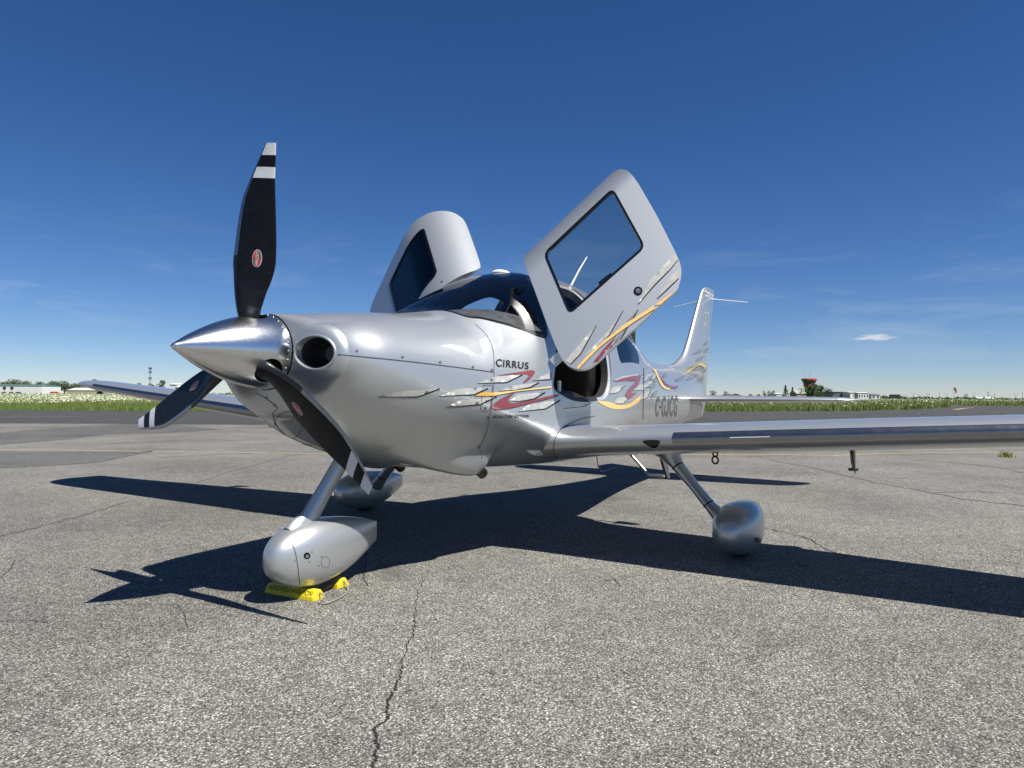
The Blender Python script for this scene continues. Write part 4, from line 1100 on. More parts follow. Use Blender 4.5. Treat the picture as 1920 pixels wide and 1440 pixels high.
for sg in (-1, 1):
    wr = own(empty('wing'))
    ys1 = np.concatenate([np.linspace(0.45, 1.1, 14)[:-1], np.linspace(1.1, 5.0, 24)])
    wp = wing_part('wing_panel', ys1, 0, 0.745, sg, silver, wr, 48)
    WINGS[sg] = (wr, wp)
    wing_part('wing_root_fairing', np.linspace(0.45, 0.735, 6), 0.75, 1, sg, silver, wr, 20)
    wing_part('flap', np.linspace(0.745, 2.9, 16), 0.738, 1, sg, silver, wr, 20)
    wing_part('aileron', np.linspace(2.91, 4.99, 14), 0.738, 1, sg, silver, wr, 20)
    wing_part('wing_tip', np.array([5.005, 5.1, 5.2, 5.3, 5.38, 5.44, 5.49, 5.53, 5.56, 5.58]), 0, 1, sg, silver, wr, 48)
    # porous metal de-icing strip on the leading edge
    for y0, y1 in ((1.44, 3.25), (3.26, 4.95)):
        v = []; f = []; ys = np.linspace(y0, y1, 20); ss = np.linspace(0.452, 0.530, 15)
        for y in ys:
            P = np.array([w_P(y, s, sg) for s in ss])
            T = np.gradient(P, axis=0); N = np.cross(T, [0, sg, 0]); N /= np.linalg.norm(N, axis=1, keepdims=True)
            if N[7][0] > 0: N = -N
            v += list(P+N*0.0028)
        for i in range(19):
            for k in range(14): f.append((i*15+k, i*15+k+1, (i+1)*15+k+1, (i+1)*15+k))
        own(mk('deicing_strip', v, f, titan, None, True), wr)
    # stall strip
    yv = np.linspace(1.78, 2.0, 8); v = []
    for y in yv:
        p = w_P(y, 0.497, sg); v += [p+np.array([-0.004, 0, 0.004]), p+np.array([-0.016, 0, -0.001]), p+np.array([-0.004, 0, -0.006])]
    f = [(i*3+k, i*3+k+1, i*3+k+4, i*3+k+3) for i in range(7) for k in range(2)]
    own(mk('stall_strip', v, f, silver_lt, None, False), wr)
    # hinge bracket below the flap
    yb = 2.30 if sg < 0 else 3.45
    zb = w_z(yb, sg)-0.085
    own(MB().add([(3.22, sg*yb-.012, zb+.06), (3.38, sg*yb-.012, zb+.06), (3.43, sg*yb-.012, zb-.16), (3.39, sg*yb-.012, zb-.20), (3.36, sg*yb-.012, zb-.19),
                  (3.22, sg*yb+.012, zb+.06), (3.38, sg*yb+.012, zb+.06), (3.43, sg*yb+.012, zb-.16), (3.39, sg*yb+.012, zb-.13), (3.36, sg*yb+.012, zb-.12)],
                 [(0, 1, 2, 3, 4), (9, 8, 7, 6, 5), (0, 5, 6, 1), (1, 6, 7, 2), (2, 7, 8, 3), (3, 8, 9, 4), (4, 9, 5, 0)]).tube([(3.395, sg*yb-.03, zb-.16), (3.395, sg*yb+.03, zb-.165)], 0.010, 10).build('hinge_bracket', dkgrey, None, False), wr)
    # tie-down ring
    yt = 1.60; c = np.array([2.62, sg*yt, w_z(yt, sg)-0.085])
    ring = MB()
    for kk, (dz, r_) in enumerate(((0.0, 0.016), (-0.038, 0.022))):
        ring.tube([c+np.array([r_*math.cos(q)*0.5, r_*math.cos(q), dz+r_*math.sin(q)]) for q in np.linspace(0, 2*math.pi, 21)], 0.0055, 8, cap=False)
    own(ring.build('tie_down_ring', black_gloss), wr)

# ---- tail ---------------------------------------------------------------
FIN_LE = pchip([0.80, 1.36, 1.40, 1.425, 1.47, 1.58, 1.75, 2.06, 2.37, 2.47, 2.53, 2.552], [5.9, 5.95, 6.10, 6.40, 6.62, 6.88, 7.06, 7.31, 7.56, 7.65, 7.75, 7.88])
FIN_TE = pchip([0.76, 0.80, 0.94, 1.3, 1.83, 2.40, 2.552], [7.60, 7.68, 7.83, 7.92, 8.045, 8.215, 8.265])
FIN_TK = pchip([0.76, 1.2, 1.36, 1.45, 1.6, 2.0, 2.4, 2.53, 2.552], [0.06, 0.10, 0.15, 0.15, 0.135, 0.11, 0.085, 0.06, 0.02])
FIN_H = pchip([0.76, 1.1, 1.8, 2.40, 2.552], [7.45, 7.60, 7.80, 8.00, 8.06])
def fin_sec(z, x0, x1, n=30):
    le, te, tk = float(FIN_LE(z)), float(FIN_TE(z)), float(FIN_TK(z)); c = te-le
    xs = x0+(x1-x0)*(0.5-0.5*np.cos(np.linspace(0, math.pi, n)))
    pts = []
    def hh(x):
        t = np.clip((x-le)/c, 0, 1)
        return tk*0.5*(1.4845*math.sqrt(t)-0.63*t-1.758*t*t+1.4215*t**3-0.518*t**4)/0.5*1.0
    for x in xs: pts.append((x, -hh(x), z))
    for x in xs[::-1]: pts.append((x, hh(x), z))
    return pts
def loft(name, secs, mat, parent, ang=40):
    v = [p for s in secs for p in s]; m = len(secs[0]); f = []
    for i in range(len(secs)-1):
        for k in range(m):
            k2 = (k+1) % m
            f.append((i*m+k, i*m+k2, (i+1)*m+k2, (i+1)*m+k))
    f.append(tuple(range(m))); f.append(tuple((len(secs)-1)*m+k for k in range(m)))
    o = mk(name, v, f, mat, None, True)
    bm = bmesh.new(); bm.from_mesh(o.data); bmesh.ops.remove_doubles(bm, verts=bm.verts, dist=1e-5)
    bmesh.ops.recalc_face_normals(bm, faces=bm.faces); bm.to_mesh(o.data); bm.free()
    o.data.set_sharp_from_angle(angle=R(ang))
    return own(o, parent)
zf = np.concatenate([np.linspace(1.20, 1.60, 26)[:-1], np.linspace(1.60, 2.44, 26)])
fin = loft('fin', [fin_sec(z, float(FIN_LE(z)), float(FIN_H(z))-0.006) for z in zf], silver, None)
finroot = fin
loft('fin_cap', [fin_sec(z, float(FIN_LE(z)), float(FIN_TE(z))) for z in (2.447, 2.47, 2.495, 2.515, 2.53, 2.54, 2.547, 2.552)], silver, fin)
loft('rudder', [fin_sec(z, float(FIN_H(z))+0.006, float(FIN_TE(z))) for z in np.concatenate([np.linspace(0.78, 1.0, 8)[:-1], np.linspace(1.0, 2.44, 26)])], silver, fin)
# horizontal stabiliser
H_LE = pchip([0.0, 0.15, 0.3, 1.75, 1.88, 1.98, 2.06], [6.62, 6.66, 6.72, 6.93, 6.99, 7.10, 7.28])
H_TE = pchip([0.0, 1.75, 2.06], [7.58, 7.46, 7.42])
def h_sec(y, sg, c0, c1, n=18):
    le, te = float(H_LE(y)), float(H_TE(y)); c = te-le; pts = []
    tk = c*0.11*(1 if y < 1.8 else max(0.12, (2.07-y)/0.27))
    xs = c0+(c1-c0)*(0.5-0.5*np.cos(np.linspace(0, math.pi, n)))
    def hh(t): return tk*(1.4845*math.sqrt(t)-0.63*t-1.758*t*t+1.4215*t**3-0.518*t**4)
    zz = 1.018
    for t in xs: pts.append((le+t*c, sg*y, zz+hh(t)))
    for t in xs[::-1]: pts.append((le+t*c, sg*y, zz-hh(t)))
    return pts
for sg in (-1, 1):
    hr = own(empty('horizontal_stabilizer'))
    yy = np.linspace(0.02, 1.76, 20)
    loft('stabilizer', [h_sec(y, sg, 0, 0.60) for y in yy], silver, hr)
    loft('elevator', [h_sec(y, sg, 0.612, 1.0) for y in np.linspace(0.10, 1.76, 18)], silver, hr)
    loft('stabilizer_tip', [h_sec(y, sg, 0, 1.0, 26) for y in (1.765, 1.80, 1.84, 1.89, 1.94, 1.99, 2.03, 2.06)], silver_lt, hr)
    # navigation aerial on the fin
    b0 = np.array([8.0, sg*0.02, 2.405]); 
    own(MB().tube([b0, b0+np.array([0.05, sg*0.50, -0.075])], [(0.011, 0.006), (0.006, 0.004)], 8).build('navigation_antenna', white_paint), fin)

# ---- undercarriage -----------------------------------------------------------
def pod(c, L, W, H, yaw=0, name='wheel_fairing', blunt=0.16, parent=None, top_bias=0.5):
    """teardrop wheel fairing: rounded nose, long tapering tail with an upright edge"""
    n, m = 40, 32; v = []; f = []
    for i in range(n+1):
        t = i/n; t = t*t*(3-2*t)*0.5+t*0.5
        if t < 0.36: k = math.sqrt(max(0, 1-((0.36-t)/0.36)**2))
        else:
            u = (t-0.36)/0.64; k = 1-(u**2.0)*(1-blunt)
        kw = k if t < 0.36 else max(0.035, 1-((t-0.36)/0.64)**1.7*0.97)
        zc_off = (0.10*H*max(0, (t-0.36)/0.64)**1.4)
        kh = k if t < 0.36 else 1-((t-0.36)/0.64)**1.9*0.68
        for j in range(m):
            q = 2*math.pi*j/m; cs, sn = math.cos(q), math.sin(q)
            e = 0.70 if W > 0.3 else 0.80
            y = math.copysign(abs(cs)**e, cs)*W/2*kw; z = math.copysign(abs(sn)**e, sn)*H/2*kh
            v.append(np.array([c[0]-L*0.36+t*L, c[1]+y, c[2]+z+zc_off]))
    for i in range(n):
        for j in range(m):
            f.append((i*m+j, i*m+(j+1) % m, (i+1)*m+(j+1) % m, (i+1)*m+j))
    f.append(tuple(n*m+j for j in range(m)))
    o = mk(name, v, f, silver, None, True)
    bm = bmesh.new(); bm.from_mesh(o.data); bmesh.ops.remove_doubles(bm, verts=bm.verts, dist=1e-4)
    bmesh.ops.recalc_face_normals(bm, faces=bm.faces); bm.to_mesh(o.data); bm.free()
    o.data.set_sharp_from_angle(angle=R(50))
    return own(o, parent)
def wheel(c, r, w, parent):
    mb = MB(); n = 40; prof = [(-0.5, 0.55), (-0.5, 0.80), (-0.40, 0.95), (-0.2, 1.0), (0.2, 1.0), (0.40, 0.95), (0.5, 0.80), (0.5, 0.55)]
    v = []; f = []
    for i in range(n):
        q = 2*math.pi*i/n
        for (a, b) in prof: v.append((c[0]+r*b*math.cos(q), c[1]+a*w, c[2]+r*b*math.sin(q)))
    m = len(prof)
    for i in range(n):
        for k in range(m-1):
            i2 = (i+1) % n
            f.append((i*m+k, i*m+k+1, i2*m+k+1, i2*m+k))
    mb.add(v, f)
    t = own(mb.build('tyre', rubber), parent)
    own(MB().tube([(c[0], c[1]-w*0.42, c[2]), (c[0], c[1]+w*0.42, c[2])], r*0.56, 28).build('wheel_rim', silver_lt), parent)
ng = own(empty('nose_gear'))
wheel((0.845, 0, 0.150), 0.150, 0.115, ng)
nose_pod = pod((0.795, 0, 0.216), 0.785, 0.26, 0.342, parent=ng)
own(MB().tube([(0.735, 0, 0.325), (0.80, 0, 0.41), (0.90, 0, 0.535), (1.02, 0, 0.68), (1.10, 0, 0.78)], [(0.066, 0.036), (0.055, 0.030), (0.051, 0.028), (0.051, 0.028), (0.051, 0.028)], 24).build('nose_strut', silver), ng)
own(MB().tube([(0.715, 0, 0.318), (0.735, 0, 0.352), (0.765, 0, 0.380)], [(0.095, 0.055), (0.078, 0.045), (0.058, 0.033)], 24).build('strut_cuff', silver), ng)
for sg in (-1, 1):
    mg = own(empty('main_gear'))
    if sg < 0: mg_port = mg
    yc = sg*1.665
    wheel((2.96, yc, 0.170), 0.170, 0.14, mg)
    pod((2.93, yc, 0.184), 0.86, 0.300, 0.330, parent=mg)
    leg = [(3.02, sg*1.13, 0.70), (3.02, sg*1.17, 0.64), (3.01, sg*1.225, 0.565), (2.99, sg*1.36, 0.42), (2.98, sg*1.47, 0.30), (2.98, sg*1.53, 0.245), (2.98, sg*1.60, 0.20)]
    own(MB().tube(leg, [(0.19, 0.105), (0.13, 0.068), (0.080, 0.040), (0.068, 0.031), (0.075, 0.034), (0.095, 0.048), (0.13, 0.08)], 28).build('gear_leg', silver), mg)
    for p_, r_ in (((3.01, sg*1.232, 0.556), (0.0815, 0.0415)), ((2.982, sg*1.455, 0.317), (0.0755, 0.0355))):
        d_ = np.array([-0.01, sg*0.68, -0.73]); d_ /= np.linalg.norm(d_)
        own(MB().tube([np.array(p_)-d_*0.005, np.array(p_)+d_*0.005], [r_, r_], 28).build('fairing_seam', black_gloss), mg)
# ---- boarding step, belly aerials, exhausts ------------------------------------
for sg in (-1, 1):
    st = MB()
    st.tube([(3.62, sg*0.60, 0.60), (3.60, sg*0.78, 0.43), (3.60, sg*0.80, 0.418), (3.60, sg*0.93, 0.405)], 0.012, 10)
    st.box((3.60, sg*0.865, 0.418), (0.06, 0.12, 0.012))
    own(st.build('boarding_step', steel))
    own(MB().add([(3.54, sg*0.885, .62), (3.68, sg*0.885, .62), (3.66, sg*0.93, .40), (3.61, sg*0.93, .39), (3.54, sg*0.905, .62), (3.68, sg*0.905, .62), (3.66, sg*0.95, .40), (3.61, sg*0.95, .39)],
         [(0, 1, 2, 3), (7, 6, 5, 4), (0, 4, 5, 1), (1, 5, 6, 2), (2, 6, 7, 3), (3, 7, 4, 0)]).build('step_plate', dkgrey, None, False))
    own(MB().tube([(1.70, sg*0.33, 0.65), (1.82, sg*0.33, 0.600), (1.91, sg*0.335, 0.545)], 0.034, 20).build('exhaust_pipe', pmat('exhaust_metal', (0.09, 0.08, 0.07), 0.5, 0.8, var=0.2) if sg < 0 else MATS['exhaust_metal']))
own(MB().tube([(4.30, 0, 0.535), (4.36, 0, 0.40), (4.40, 0, 0.325), (4.43, 0, 0.318), (4.80, 0, 0.335)], 0.0045, 8).build('belly_antenna', black_gloss))
own(MB().tube([(3.70, 0, 1.93), (3.92, 0, 2.16), (4.10, 0, 2.325)], [(0.014, 0.006), (0.010, 0.005), (0.006, 0.004)], 10).build('roof_antenna', white_paint))
own(MB().sphere((2.63, 0, 1.955), (0.085, 0.06, 0.022), 24, 10).build('satellite_antenna', white_paint))

# ---- gull doors -------------------------------------------------------------------
dN = np.array([-0.8897, -0.3576, 0.2838]); dN /= np.linalg.norm(dN)
d1 = np.array([0.299, -0.370, 0.465]); d1 -= dN*(d1@dN); d1 /= np.linalg.norm(d1)
d2 = np.cross(d1, dN); d2 /= np.linalg.norm(d2)
dO = np.array([2.392, -0.506, 1.985])
if (np.array([3.07, -0.80, 2.69])-dO)@d2 < 0: d2 = -d2
D_T1, D_RHO = -0.03, 0.23
def d_w(t):
    u = np.clip(np.asarray(t, float)-D_T1, 0, D_RHO*0.985)
    return -(D_RHO-np.sqrt(D_RHO**2-u**2))
def d_cast(u, v):
    d = ray(u, v); prev = None; s = 3.0
    while s < 7:
        p = CAM+d*s-dO; g = p@dN-float(d_w(p@d2))
        if prev is not None and g < 0:
            lo_, hi_ = s-0.01, s
            for _ in range(20):
                m_ = (lo_+hi_)/2; q = CAM+d*m_-dO
                if q@dN-float(d_w(q@d2)) < 0: hi_ = m_
                else: lo_ = m_
            q = CAM+d*hi_-dO
            return (q@d1, float(t2v(q@d2)))
        prev = g; s += 0.01
    return None
def t2v(t):
    u = np.clip((np.asarray(t, float)-D_T1)/D_RHO, 0, 0.985)
    return np.where(np.asarray(t) > D_T1, D_T1+D_RHO*np.arcsin(u), t)
def d_S(sv_, off=0.0):
    """door surface; second coordinate is the arc length up the panel"""
    sv_ = np.asarray(sv_, float); al = np.clip((sv_[:, 1]-D_T1)/D_RHO, 0, 1.5)
    t = np.where(sv_[:, 1] > D_T1, D_T1+D_RHO*np.sin(al), sv_[:, 1]); w = -D_RHO*(1-np.cos(al))
    n = dN*np.cos(al)[:, None]+d2*np.sin(al)[:, None]
    return dO+sv_[:, :1]*d1+t[:, None]*d2+w[:, None]*dN+n*off, n
Z2 = lambda pts: [(980+x*0.29170, 300+y*0.29170) for x, y in pts]      # coordinates read off an enlarged view
door_out = Z2([(12, 676), (70, 600), (130, 530), (230, 427), (330, 330), (420, 255), (500, 190), (575, 125), (620, 92), (655, 77), (690, 92), (735, 140), (790, 232), (850, 335), (900, 430), (950, 530), (985, 600), (1010, 660), (1020, 710), (1016, 765), (1003, 805), (985, 845), (870, 945), (720, 1085), (600, 1190), (480, 1300), (430, 1333), (370, 1347), (310, 1332), (268, 1298), (232, 1240), (170, 1090), (100, 900), (45, 752)])
door_win = round_poly(Z2([(133, 600), (580, 178), (790, 560), (300, 995)]), 14, 6)
def d_loop(px_, step=0.02):
    L = [d_cast(*p) for p in px_]; L = np.array([l for l in L if l is not None]); return dens(L, step)
def setup_door(t1, rho, top):
    """triangulate the door panel for one curvature"""
    global D_T1, D_RHO, DO, DW, DWi, dv2, dtri, m_out, m_w, m_wi
    D_T1, D_RHO = t1, rho
    side = [d_cast(*p) for p in door_out[11:]]
    DO = dens(smooth_loop(top+side, 3), 0.02)
    DW = d_loop(dens(door_win, 6)); DWi = inset(DW, 0.016)
    gx, gy = np.meshgrid(np.arange(DO[:, 0].min(), DO[:, 0].max(), 0.025), np.arange(DO[:, 1].min(), DO[:, 1].max(), 0.025))
    gp_ = np.stack([gx.ravel(), gy.ravel()], -1); gp_ = gp_[inpoly(gp_, DO)]
    dv2, dtri = cdt(gp_, [DO, DW, DWi], 0.008)
    dtri = np.array(dtri); dc = dv2[dtri].mean(1)
    m_out = inpoly(dc, DO); m_w = inpoly(dc, DW); m_wi = inpoly(dc, DWi)
DOOR_SHAPE = {-1: (-0.03, 0.23, [(-0.138, 0.05), (-0.105, 0.12), (-0.06, 0.20), (-0.02, 0.265), (0.04, 0.295), (0.13, 0.302), (0.40, 0.305), (0.68, 0.298), (0.762, 0.27), (0.815, 0.215), (0.845, 0.14), (0.855, 0.05)]),
              1: (-0.17, 0.44, [(-0.125, 0.10), (-0.07, 0.22), (-0.015, 0.33), (0.03, 0.39), (0.10, 0.42), (0.40, 0.425), (0.70, 0.42), (0.79, 0.385), (0.845, 0.32), (0.872, 0.20), (0.866, 0.07)])}
DOORS = {}
def slab(name, mask, mat, th, sg, parent, off=0.0, edge=True, mat_in=None):
    t = dtri[mask]; u, inv = np.unique(t, return_inverse=True); t = inv.reshape(-1, 3)
    Po, No = d_S(dv2[u], off); Pi, _ = d_S(dv2[u], off-th); n = len(u)
    tri3 = np.cross(Po[t[:, 1]]-Po[t[:, 0]], Po[t[:, 2]]-Po[t[:, 0]])
    bad = (tri3*No[t].mean(1)).sum(1) < 0; t[bad] = t[bad][:, ::-1]
    ec = {}
    for f in t:
        for a, b in ((f[0], f[1]), (f[1], f[2]), (f[2], f[0])):
            k = (min(a, b), max(a, b)); ec.setdefault(k, []).append((a, b))
    sides = [v[0] for v in ec.values() if len(v) == 1]
    # separate rim vertices so that edges stay crisp
    v = np.concatenate([Po, Pi]); nr = np.concatenate([No, -No])
    F = [tuple(f) for f in t]+[tuple(int(i)+n for i in f[::-1]) for f in t]
    fm = [0]*len(t)+[1]*len(t)
    vv = list(v); nn_ = list(nr)
    for a, b in sides:
        e = Po[b]-Po[a]; sn = np.cross(e, No[a]); sn /= max(1e-9, np.linalg.norm(sn))
        k = len(vv); vv += [Po[a], Po[b], Pi[b], Pi[a]]; nn_ += [sn]*4
        F.append((k+1, k, k+3, k+2)); fm.append(0)
    vv = np.array(vv); nn_ = np.array(nn_)
    if sg > 0:
        vv = vv*[1, -1, 1]-np.array([0, 0, 0.07]); nn_ = nn_*[1, -1, 1]; F = [f[::-1] for f in F]
    o = mk(name, vv, F, [mat, mat_in or mat], None, True, nn_, fm)
    return own(o, parent), Po, t
for sg in (1, -1):
    setup_door(*DOOR_SHAPE[sg])
    dr = own(empty('door'))
    sk, Po, tt_ = slab('door_skin', m_out & ~m_w, silver, 0.036, sg, dr, mat_in=cabin)
    slab('door_seal', m_w & ~m_wi, black_gloss, 0.022, sg, dr, off=0.003)
    slab('door_window', m_wi, glass_d, 0.004, sg, dr, off=-0.006)
    DOORS[sg] = dr
    # hinge arm from the front edge of the door to the opening, and gas strut at the roof
    S_ = np.array([1, -sg*-1 if sg > 0 else 1, 1.0]) if False else np.array([1, 1 if sg < 0 else -1, 1.0])
    pa = np.array([2.27, -0.655, 1.27])*S_; pb = (CAM+ray(1061, 655)*((dO-CAM)@dN/(ray(1061, 655)@dN)))*S_-dN*0.03*S_
    arm = MB()
    ax = pb-pa; L_ = np.linalg.norm(ax); ax /= L_; up = np.array([0, 0, 1.0]); sd = np.cross(ax, up); sd /= np.linalg.norm(sd); up = np.cross(sd, ax)
    arm.box((pa+pb)/2, (L_+0.05, 0.02, 0.065), axes=[ax, sd, up])
    own(arm.build('hinge_arm', silver_lt, None, False), dr)
    st0 = np.array([2.52, -0.36, 1.935])*S_; h_ = d_cast(993, 505); st1 = d_S(np.array([h_]), -0.04)[0][0]*S_
    own(MB().tube([st0, st1], 0.008, 8).build('gas_strut', black_gloss), dr)
    br_ = np.array([2.60, -0.30, 1.965])*S_
    own(MB().box(br_, (0.05, 0.012, 0.07)).build('hinge_plate', silver_lt, None, False), dr)

DBVH = None
dpo, dn_ = d_S(dv2); DBVH = BVHTree.FromPolygons([Vector(p) for p in dpo], [tuple(map(int, f)) for f in dtri[m_out]])

# ---- painted graphics, lettering, seams and fasteners --------------------------------
def bvh_of(o):
    me = o.data
    return BVHTree.FromPolygons([v.co.copy() for v in me.vertices], [tuple(p.vertices) for p in me.polygons])
LWBVH = bvh_of(WINGS[-1][1]); FINBVH = bvh_of(fin)
RUDBVH = [c for c in fin.children if c.name.startswith('rudder')][0]; RUDBVH = bvh_of(RUDBVH)
NPBVH = bvh_of(nose_pod)
def hit(u, v, bvhs, off):
    d = Vector(ray(u, v)); best = None
    for b in bvhs:
        h = b.ray_cast(Vector(CAM), d)
        if h[0] is not None and (best is None or h[3] < best[3]): best = h
    if best is None: return None
    n = best[1]
    if n.dot(d) > 0: n = -n
    return np.array(best[0]+n*off)
def decal(name, poly, mat, parent, bvhs, off=0.0016, step=7.0):
    P = dens(poly, step)
    x0, y0 = P.min(0); x1, y1 = P.max(0)
    gx, gy = np.meshgrid(np.arange(x0, x1, step), np.arange(y0, y1, step)); g = np.stack([gx.ravel(), gy.ravel()], -1)
    g = g[inpoly(g, P)] if len(g) else np.zeros((0, 2))
    V_, T2 = cdt(g if len(g) else np.zeros((0, 2)), [P], step*0.35)
    T2 = np.array(T2); T2 = T2[inpoly(V_[T2].mean(1), P)]
    pts = [hit(u, v, bvhs, off) for u, v in V_]
    F = [tuple(t) for t in T2 if all(pts[i] is not None for i in t)]
    if not F: return None
    used = sorted({i for f in F for i in f}); rm = {k: i for i, k in enumerate(used)}
    o = mk(name, [pts[i] for i in used], [tuple(rm[i] for i in f) for f in F], mat, None, True)
    bm = bmesh.new(); bm.from_mesh(o.data)
    for f in bm.faces:
        c = f.calc_center_median()
        if f.normal.dot(Vector(CAM)-c) < 0: f.normal_flip()
    bm.to_mesh(o.data); bm.free()
    return own(o, parent)
def line(name, pts, w, mat, parent, bvhs, off=0.0018, step=6.0, smooth=True):
    P = smooth_loop(pts, 6, False) if smooth and len(pts) > 2 else np.array(pts, float)
    P = dens(P, step, False)
    T = np.gradient(P, axis=0); T /= np.linalg.norm(T, axis=1, keepdims=True); N = np.stack([-T[:, 1], T[:, 0]], 1)
    ws = np.full(len(P), w) if np.isscalar(w) else np.interp(np.linspace(0, 1, len(P)), np.linspace(0, 1, len(w)), w)
    a = [hit(*(p+n*k/2), bvhs, off) for p, n, k in zip(P, N, ws)]; b = [hit(*(p-n*k/2), bvhs, off) for p, n, k in zip(P, N, ws)]
    v = []; F = []; idx = {}
    for i in range(len(P)):
        if a[i] is not None and b[i] is not None: idx[i] = len(v); v += [a[i], b[i]]
    for i in range(len(P)-1):
        if i in idx and i+1 in idx: F.append((idx[i], idx[i]+1, idx[i+1]+1, idx[i+1]))
    if not F: return None
    return own(mk(name, v, F, mat, None, True), parent)
def lettering(name, txt, quad, mat, parent, bvhs, off=0.0020, shear=0.0, bold=0.0, space=1.0):
    V_, F_ = text_mesh(txt, shear, bold, space); q = np.array(quad, float)      # bottom-left, bottom-right, top-right, top-left
    pts = []
    for x, y in V_:
        p = (q[0]*(1-x)+q[1]*x)*(1-y)+(q[3]*(1-x)+q[2]*x)*y
        pts.append(hit(p[0], p[1], bvhs, off))
    F = [f for f in F_ if all(pts[i] is not None for i in f)]
    pts = [p if p is not None else np.zeros(3) for p in pts]
    return own(mk(name, pts, F, mat, None, False), parent)
Za = lambda pts: [(680+x*0.20833, 620+y*0.20833) for x, y in pts]
Zb = lambda pts: [(680+x/3.0, 360+y/3.0) for x, y in pts]
Zc = lambda pts: [(1180+x/6.0, 560+y/6.0) for x, y in pts]
FB = [FUSBVH]
def leaf(pts, zf_, parent, bv, mat=None, ink=True, iw=1.5):
    P = zf_(pts)
    decal('silver_flash', P, mat or leaf_m, parent, bv)
    if ink:
        e = [P[0]]+P[::-1][:2][::1] if len(P) == 4 else None
        if len(P) >= 4:
            k = int(np.argmax([p[0] for p in P])); chain = [P[k]]
            i = k
            while True:
                i = (i+1) % len(P); chain.append(P[i])
                if i == 0: break
            line('flash_outline', chain, [2.6, 2.2, 1.0] if iw > 1 else iw, black_ink, parent, bv, 0.0022, smooth=False)
for q in ([(130, 598), (320, 541), (690, 524), (490, 596)], [(688, 590), (855, 522), (1075, 512), (1125, 520), (1000, 577)],
          [(1030, 475), (1180, 415), (1435, 398), (1295, 467)], [(1225, 543), (1355, 492), (1585, 468), (1505, 512), (1370, 538)],
          [(750, 687), (890, 623), (1070, 612), (1205, 595), (1055, 667)], [(1320, 632), (1395, 572), (1640, 556), (1540, 615), (1410, 638)],
          [(1400, 730), (1510, 655), (1775, 627), (1645, 704)], [(1525, 450), (1600, 412), (1690, 378), (1690, 440)]):
    leaf(q, Za, fus, FB)
decal('maroon_flash', smooth_loop(Za([(1210, 404), (1400, 374), (1500, 358), (1540, 362), (1545, 382), (1505, 437), (1440, 475), (1478, 425), (1490, 398), (1400, 392)]), 3), red_m, fus, FB, 0.0024)
decal('gold_flash', Za([(1180, 557), (1360, 540), (1692, 500), (1694, 517), (1380, 549), (1180, 587)]), gold_m, fus, FB, 0.0028)
decal('gold_flash', Za([(1005, 587), (1070, 557), (1180, 557), (1180, 587), (1070, 592)]), gold2_m, fus, FB, 0.0028)
line('flash_outline', Za([(1005, 588), (1180, 588), (1380, 550), (1694, 518)]), 1.1, black_ink, fus, FB, 0.0030, smooth=False)
decal('maroon_flash', smooth_loop(Za([(1155, 695), (1175, 665), (1240, 615), (1365, 556), (1312, 615), (1330, 650), (1440, 642), (1600, 605), (1745, 574), (1750, 592), (1500, 655), (1300, 702), (1180, 708)]), 3), red_m, fus, FB, 0.0032)
line('flash_outline', Za([(1180, 709), (1300, 703), (1500, 656), (1750, 593)]), 1.0, black_ink, fus, FB, 0.0036)
lettering('lettering', 'CIRRUS', Za([(1195, 322), (1490, 350), (1492, 287), (1200, 253)]), black_ink, fus, FB, 0.003, bold=0.018, space=1.15)
lettering('lettering', 'SIGNATURE EDITION', Za([(1158, 788), (1492, 781), (1500, 755), (1165, 760)]), black_ink, fus, FB, 0.005, shear=0.2, bold=0.03, space=1.05)
# flashes behind the door
for q in ([(1405, 1062), (1460, 1036), (1580, 1022), (1520, 1062)], [(1515, 1118), (1560, 1082), (1625, 1078), (1580, 1115)], [(1385, 1135), (1410, 1095), (1475, 1088), (1430, 1130)],
          [(1390, 1192), (1440, 1155), (1515, 1150), (1460, 1190)], [(1130, 1218), (1200, 1185), (1305, 1172), (1248, 1206)], [(1562, 1170), (1580, 1135), (1620, 1112), (1600, 1160)],
          [(1575, 1070), (1600, 1030), (1640, 1015), (1620, 1055)], [(1618, 1060), (1635, 1020), (1662, 1012), (1645, 1050)], [(1585, 1100), (1605, 1065), (1650, 1060), (1625, 1095)]):
    leaf(q, Zb, fus, FB, iw=1)
decal('maroon_flash', smooth_loop(Zb([(1420, 1068), (1450, 1050), (1552, 1030), (1562, 1046), (1545, 1090), (1505, 1130), (1540, 1128), (1500, 1165), (1474, 1150), (1495, 1110), (1532, 1062), (1450, 1066)]), 3), red_m, fus, FB, 0.0026)
decal('gold_flash', smooth_loop(Zb([(1320, 1178), (1380, 1180), (1440, 1198), (1500, 1190), (1540, 1160), (1566, 1142), (1556, 1175), (1510, 1208), (1450, 1222), (1390, 1215)]), 3), gold_m, fus, FB, 0.0028)
TB = [FUSBVH, FINBVH, RUDBVH]
decal('gold_flash', smooth_loop(Zc([(262, 796), (290, 802), (340, 900), (390, 980), (455, 1010), (440, 1025), (390, 1015), (340, 960), (300, 870)]), 3), gold_m, fus, TB, 0.006, 4)
decal('maroon_flash', smooth_loop(Zc([(300, 840), (350, 880), (400, 940), (460, 980), (550, 985), (520, 1015), (470, 1010), (400, 970)]), 3), red_m, fus, TB, 0.005, 4)
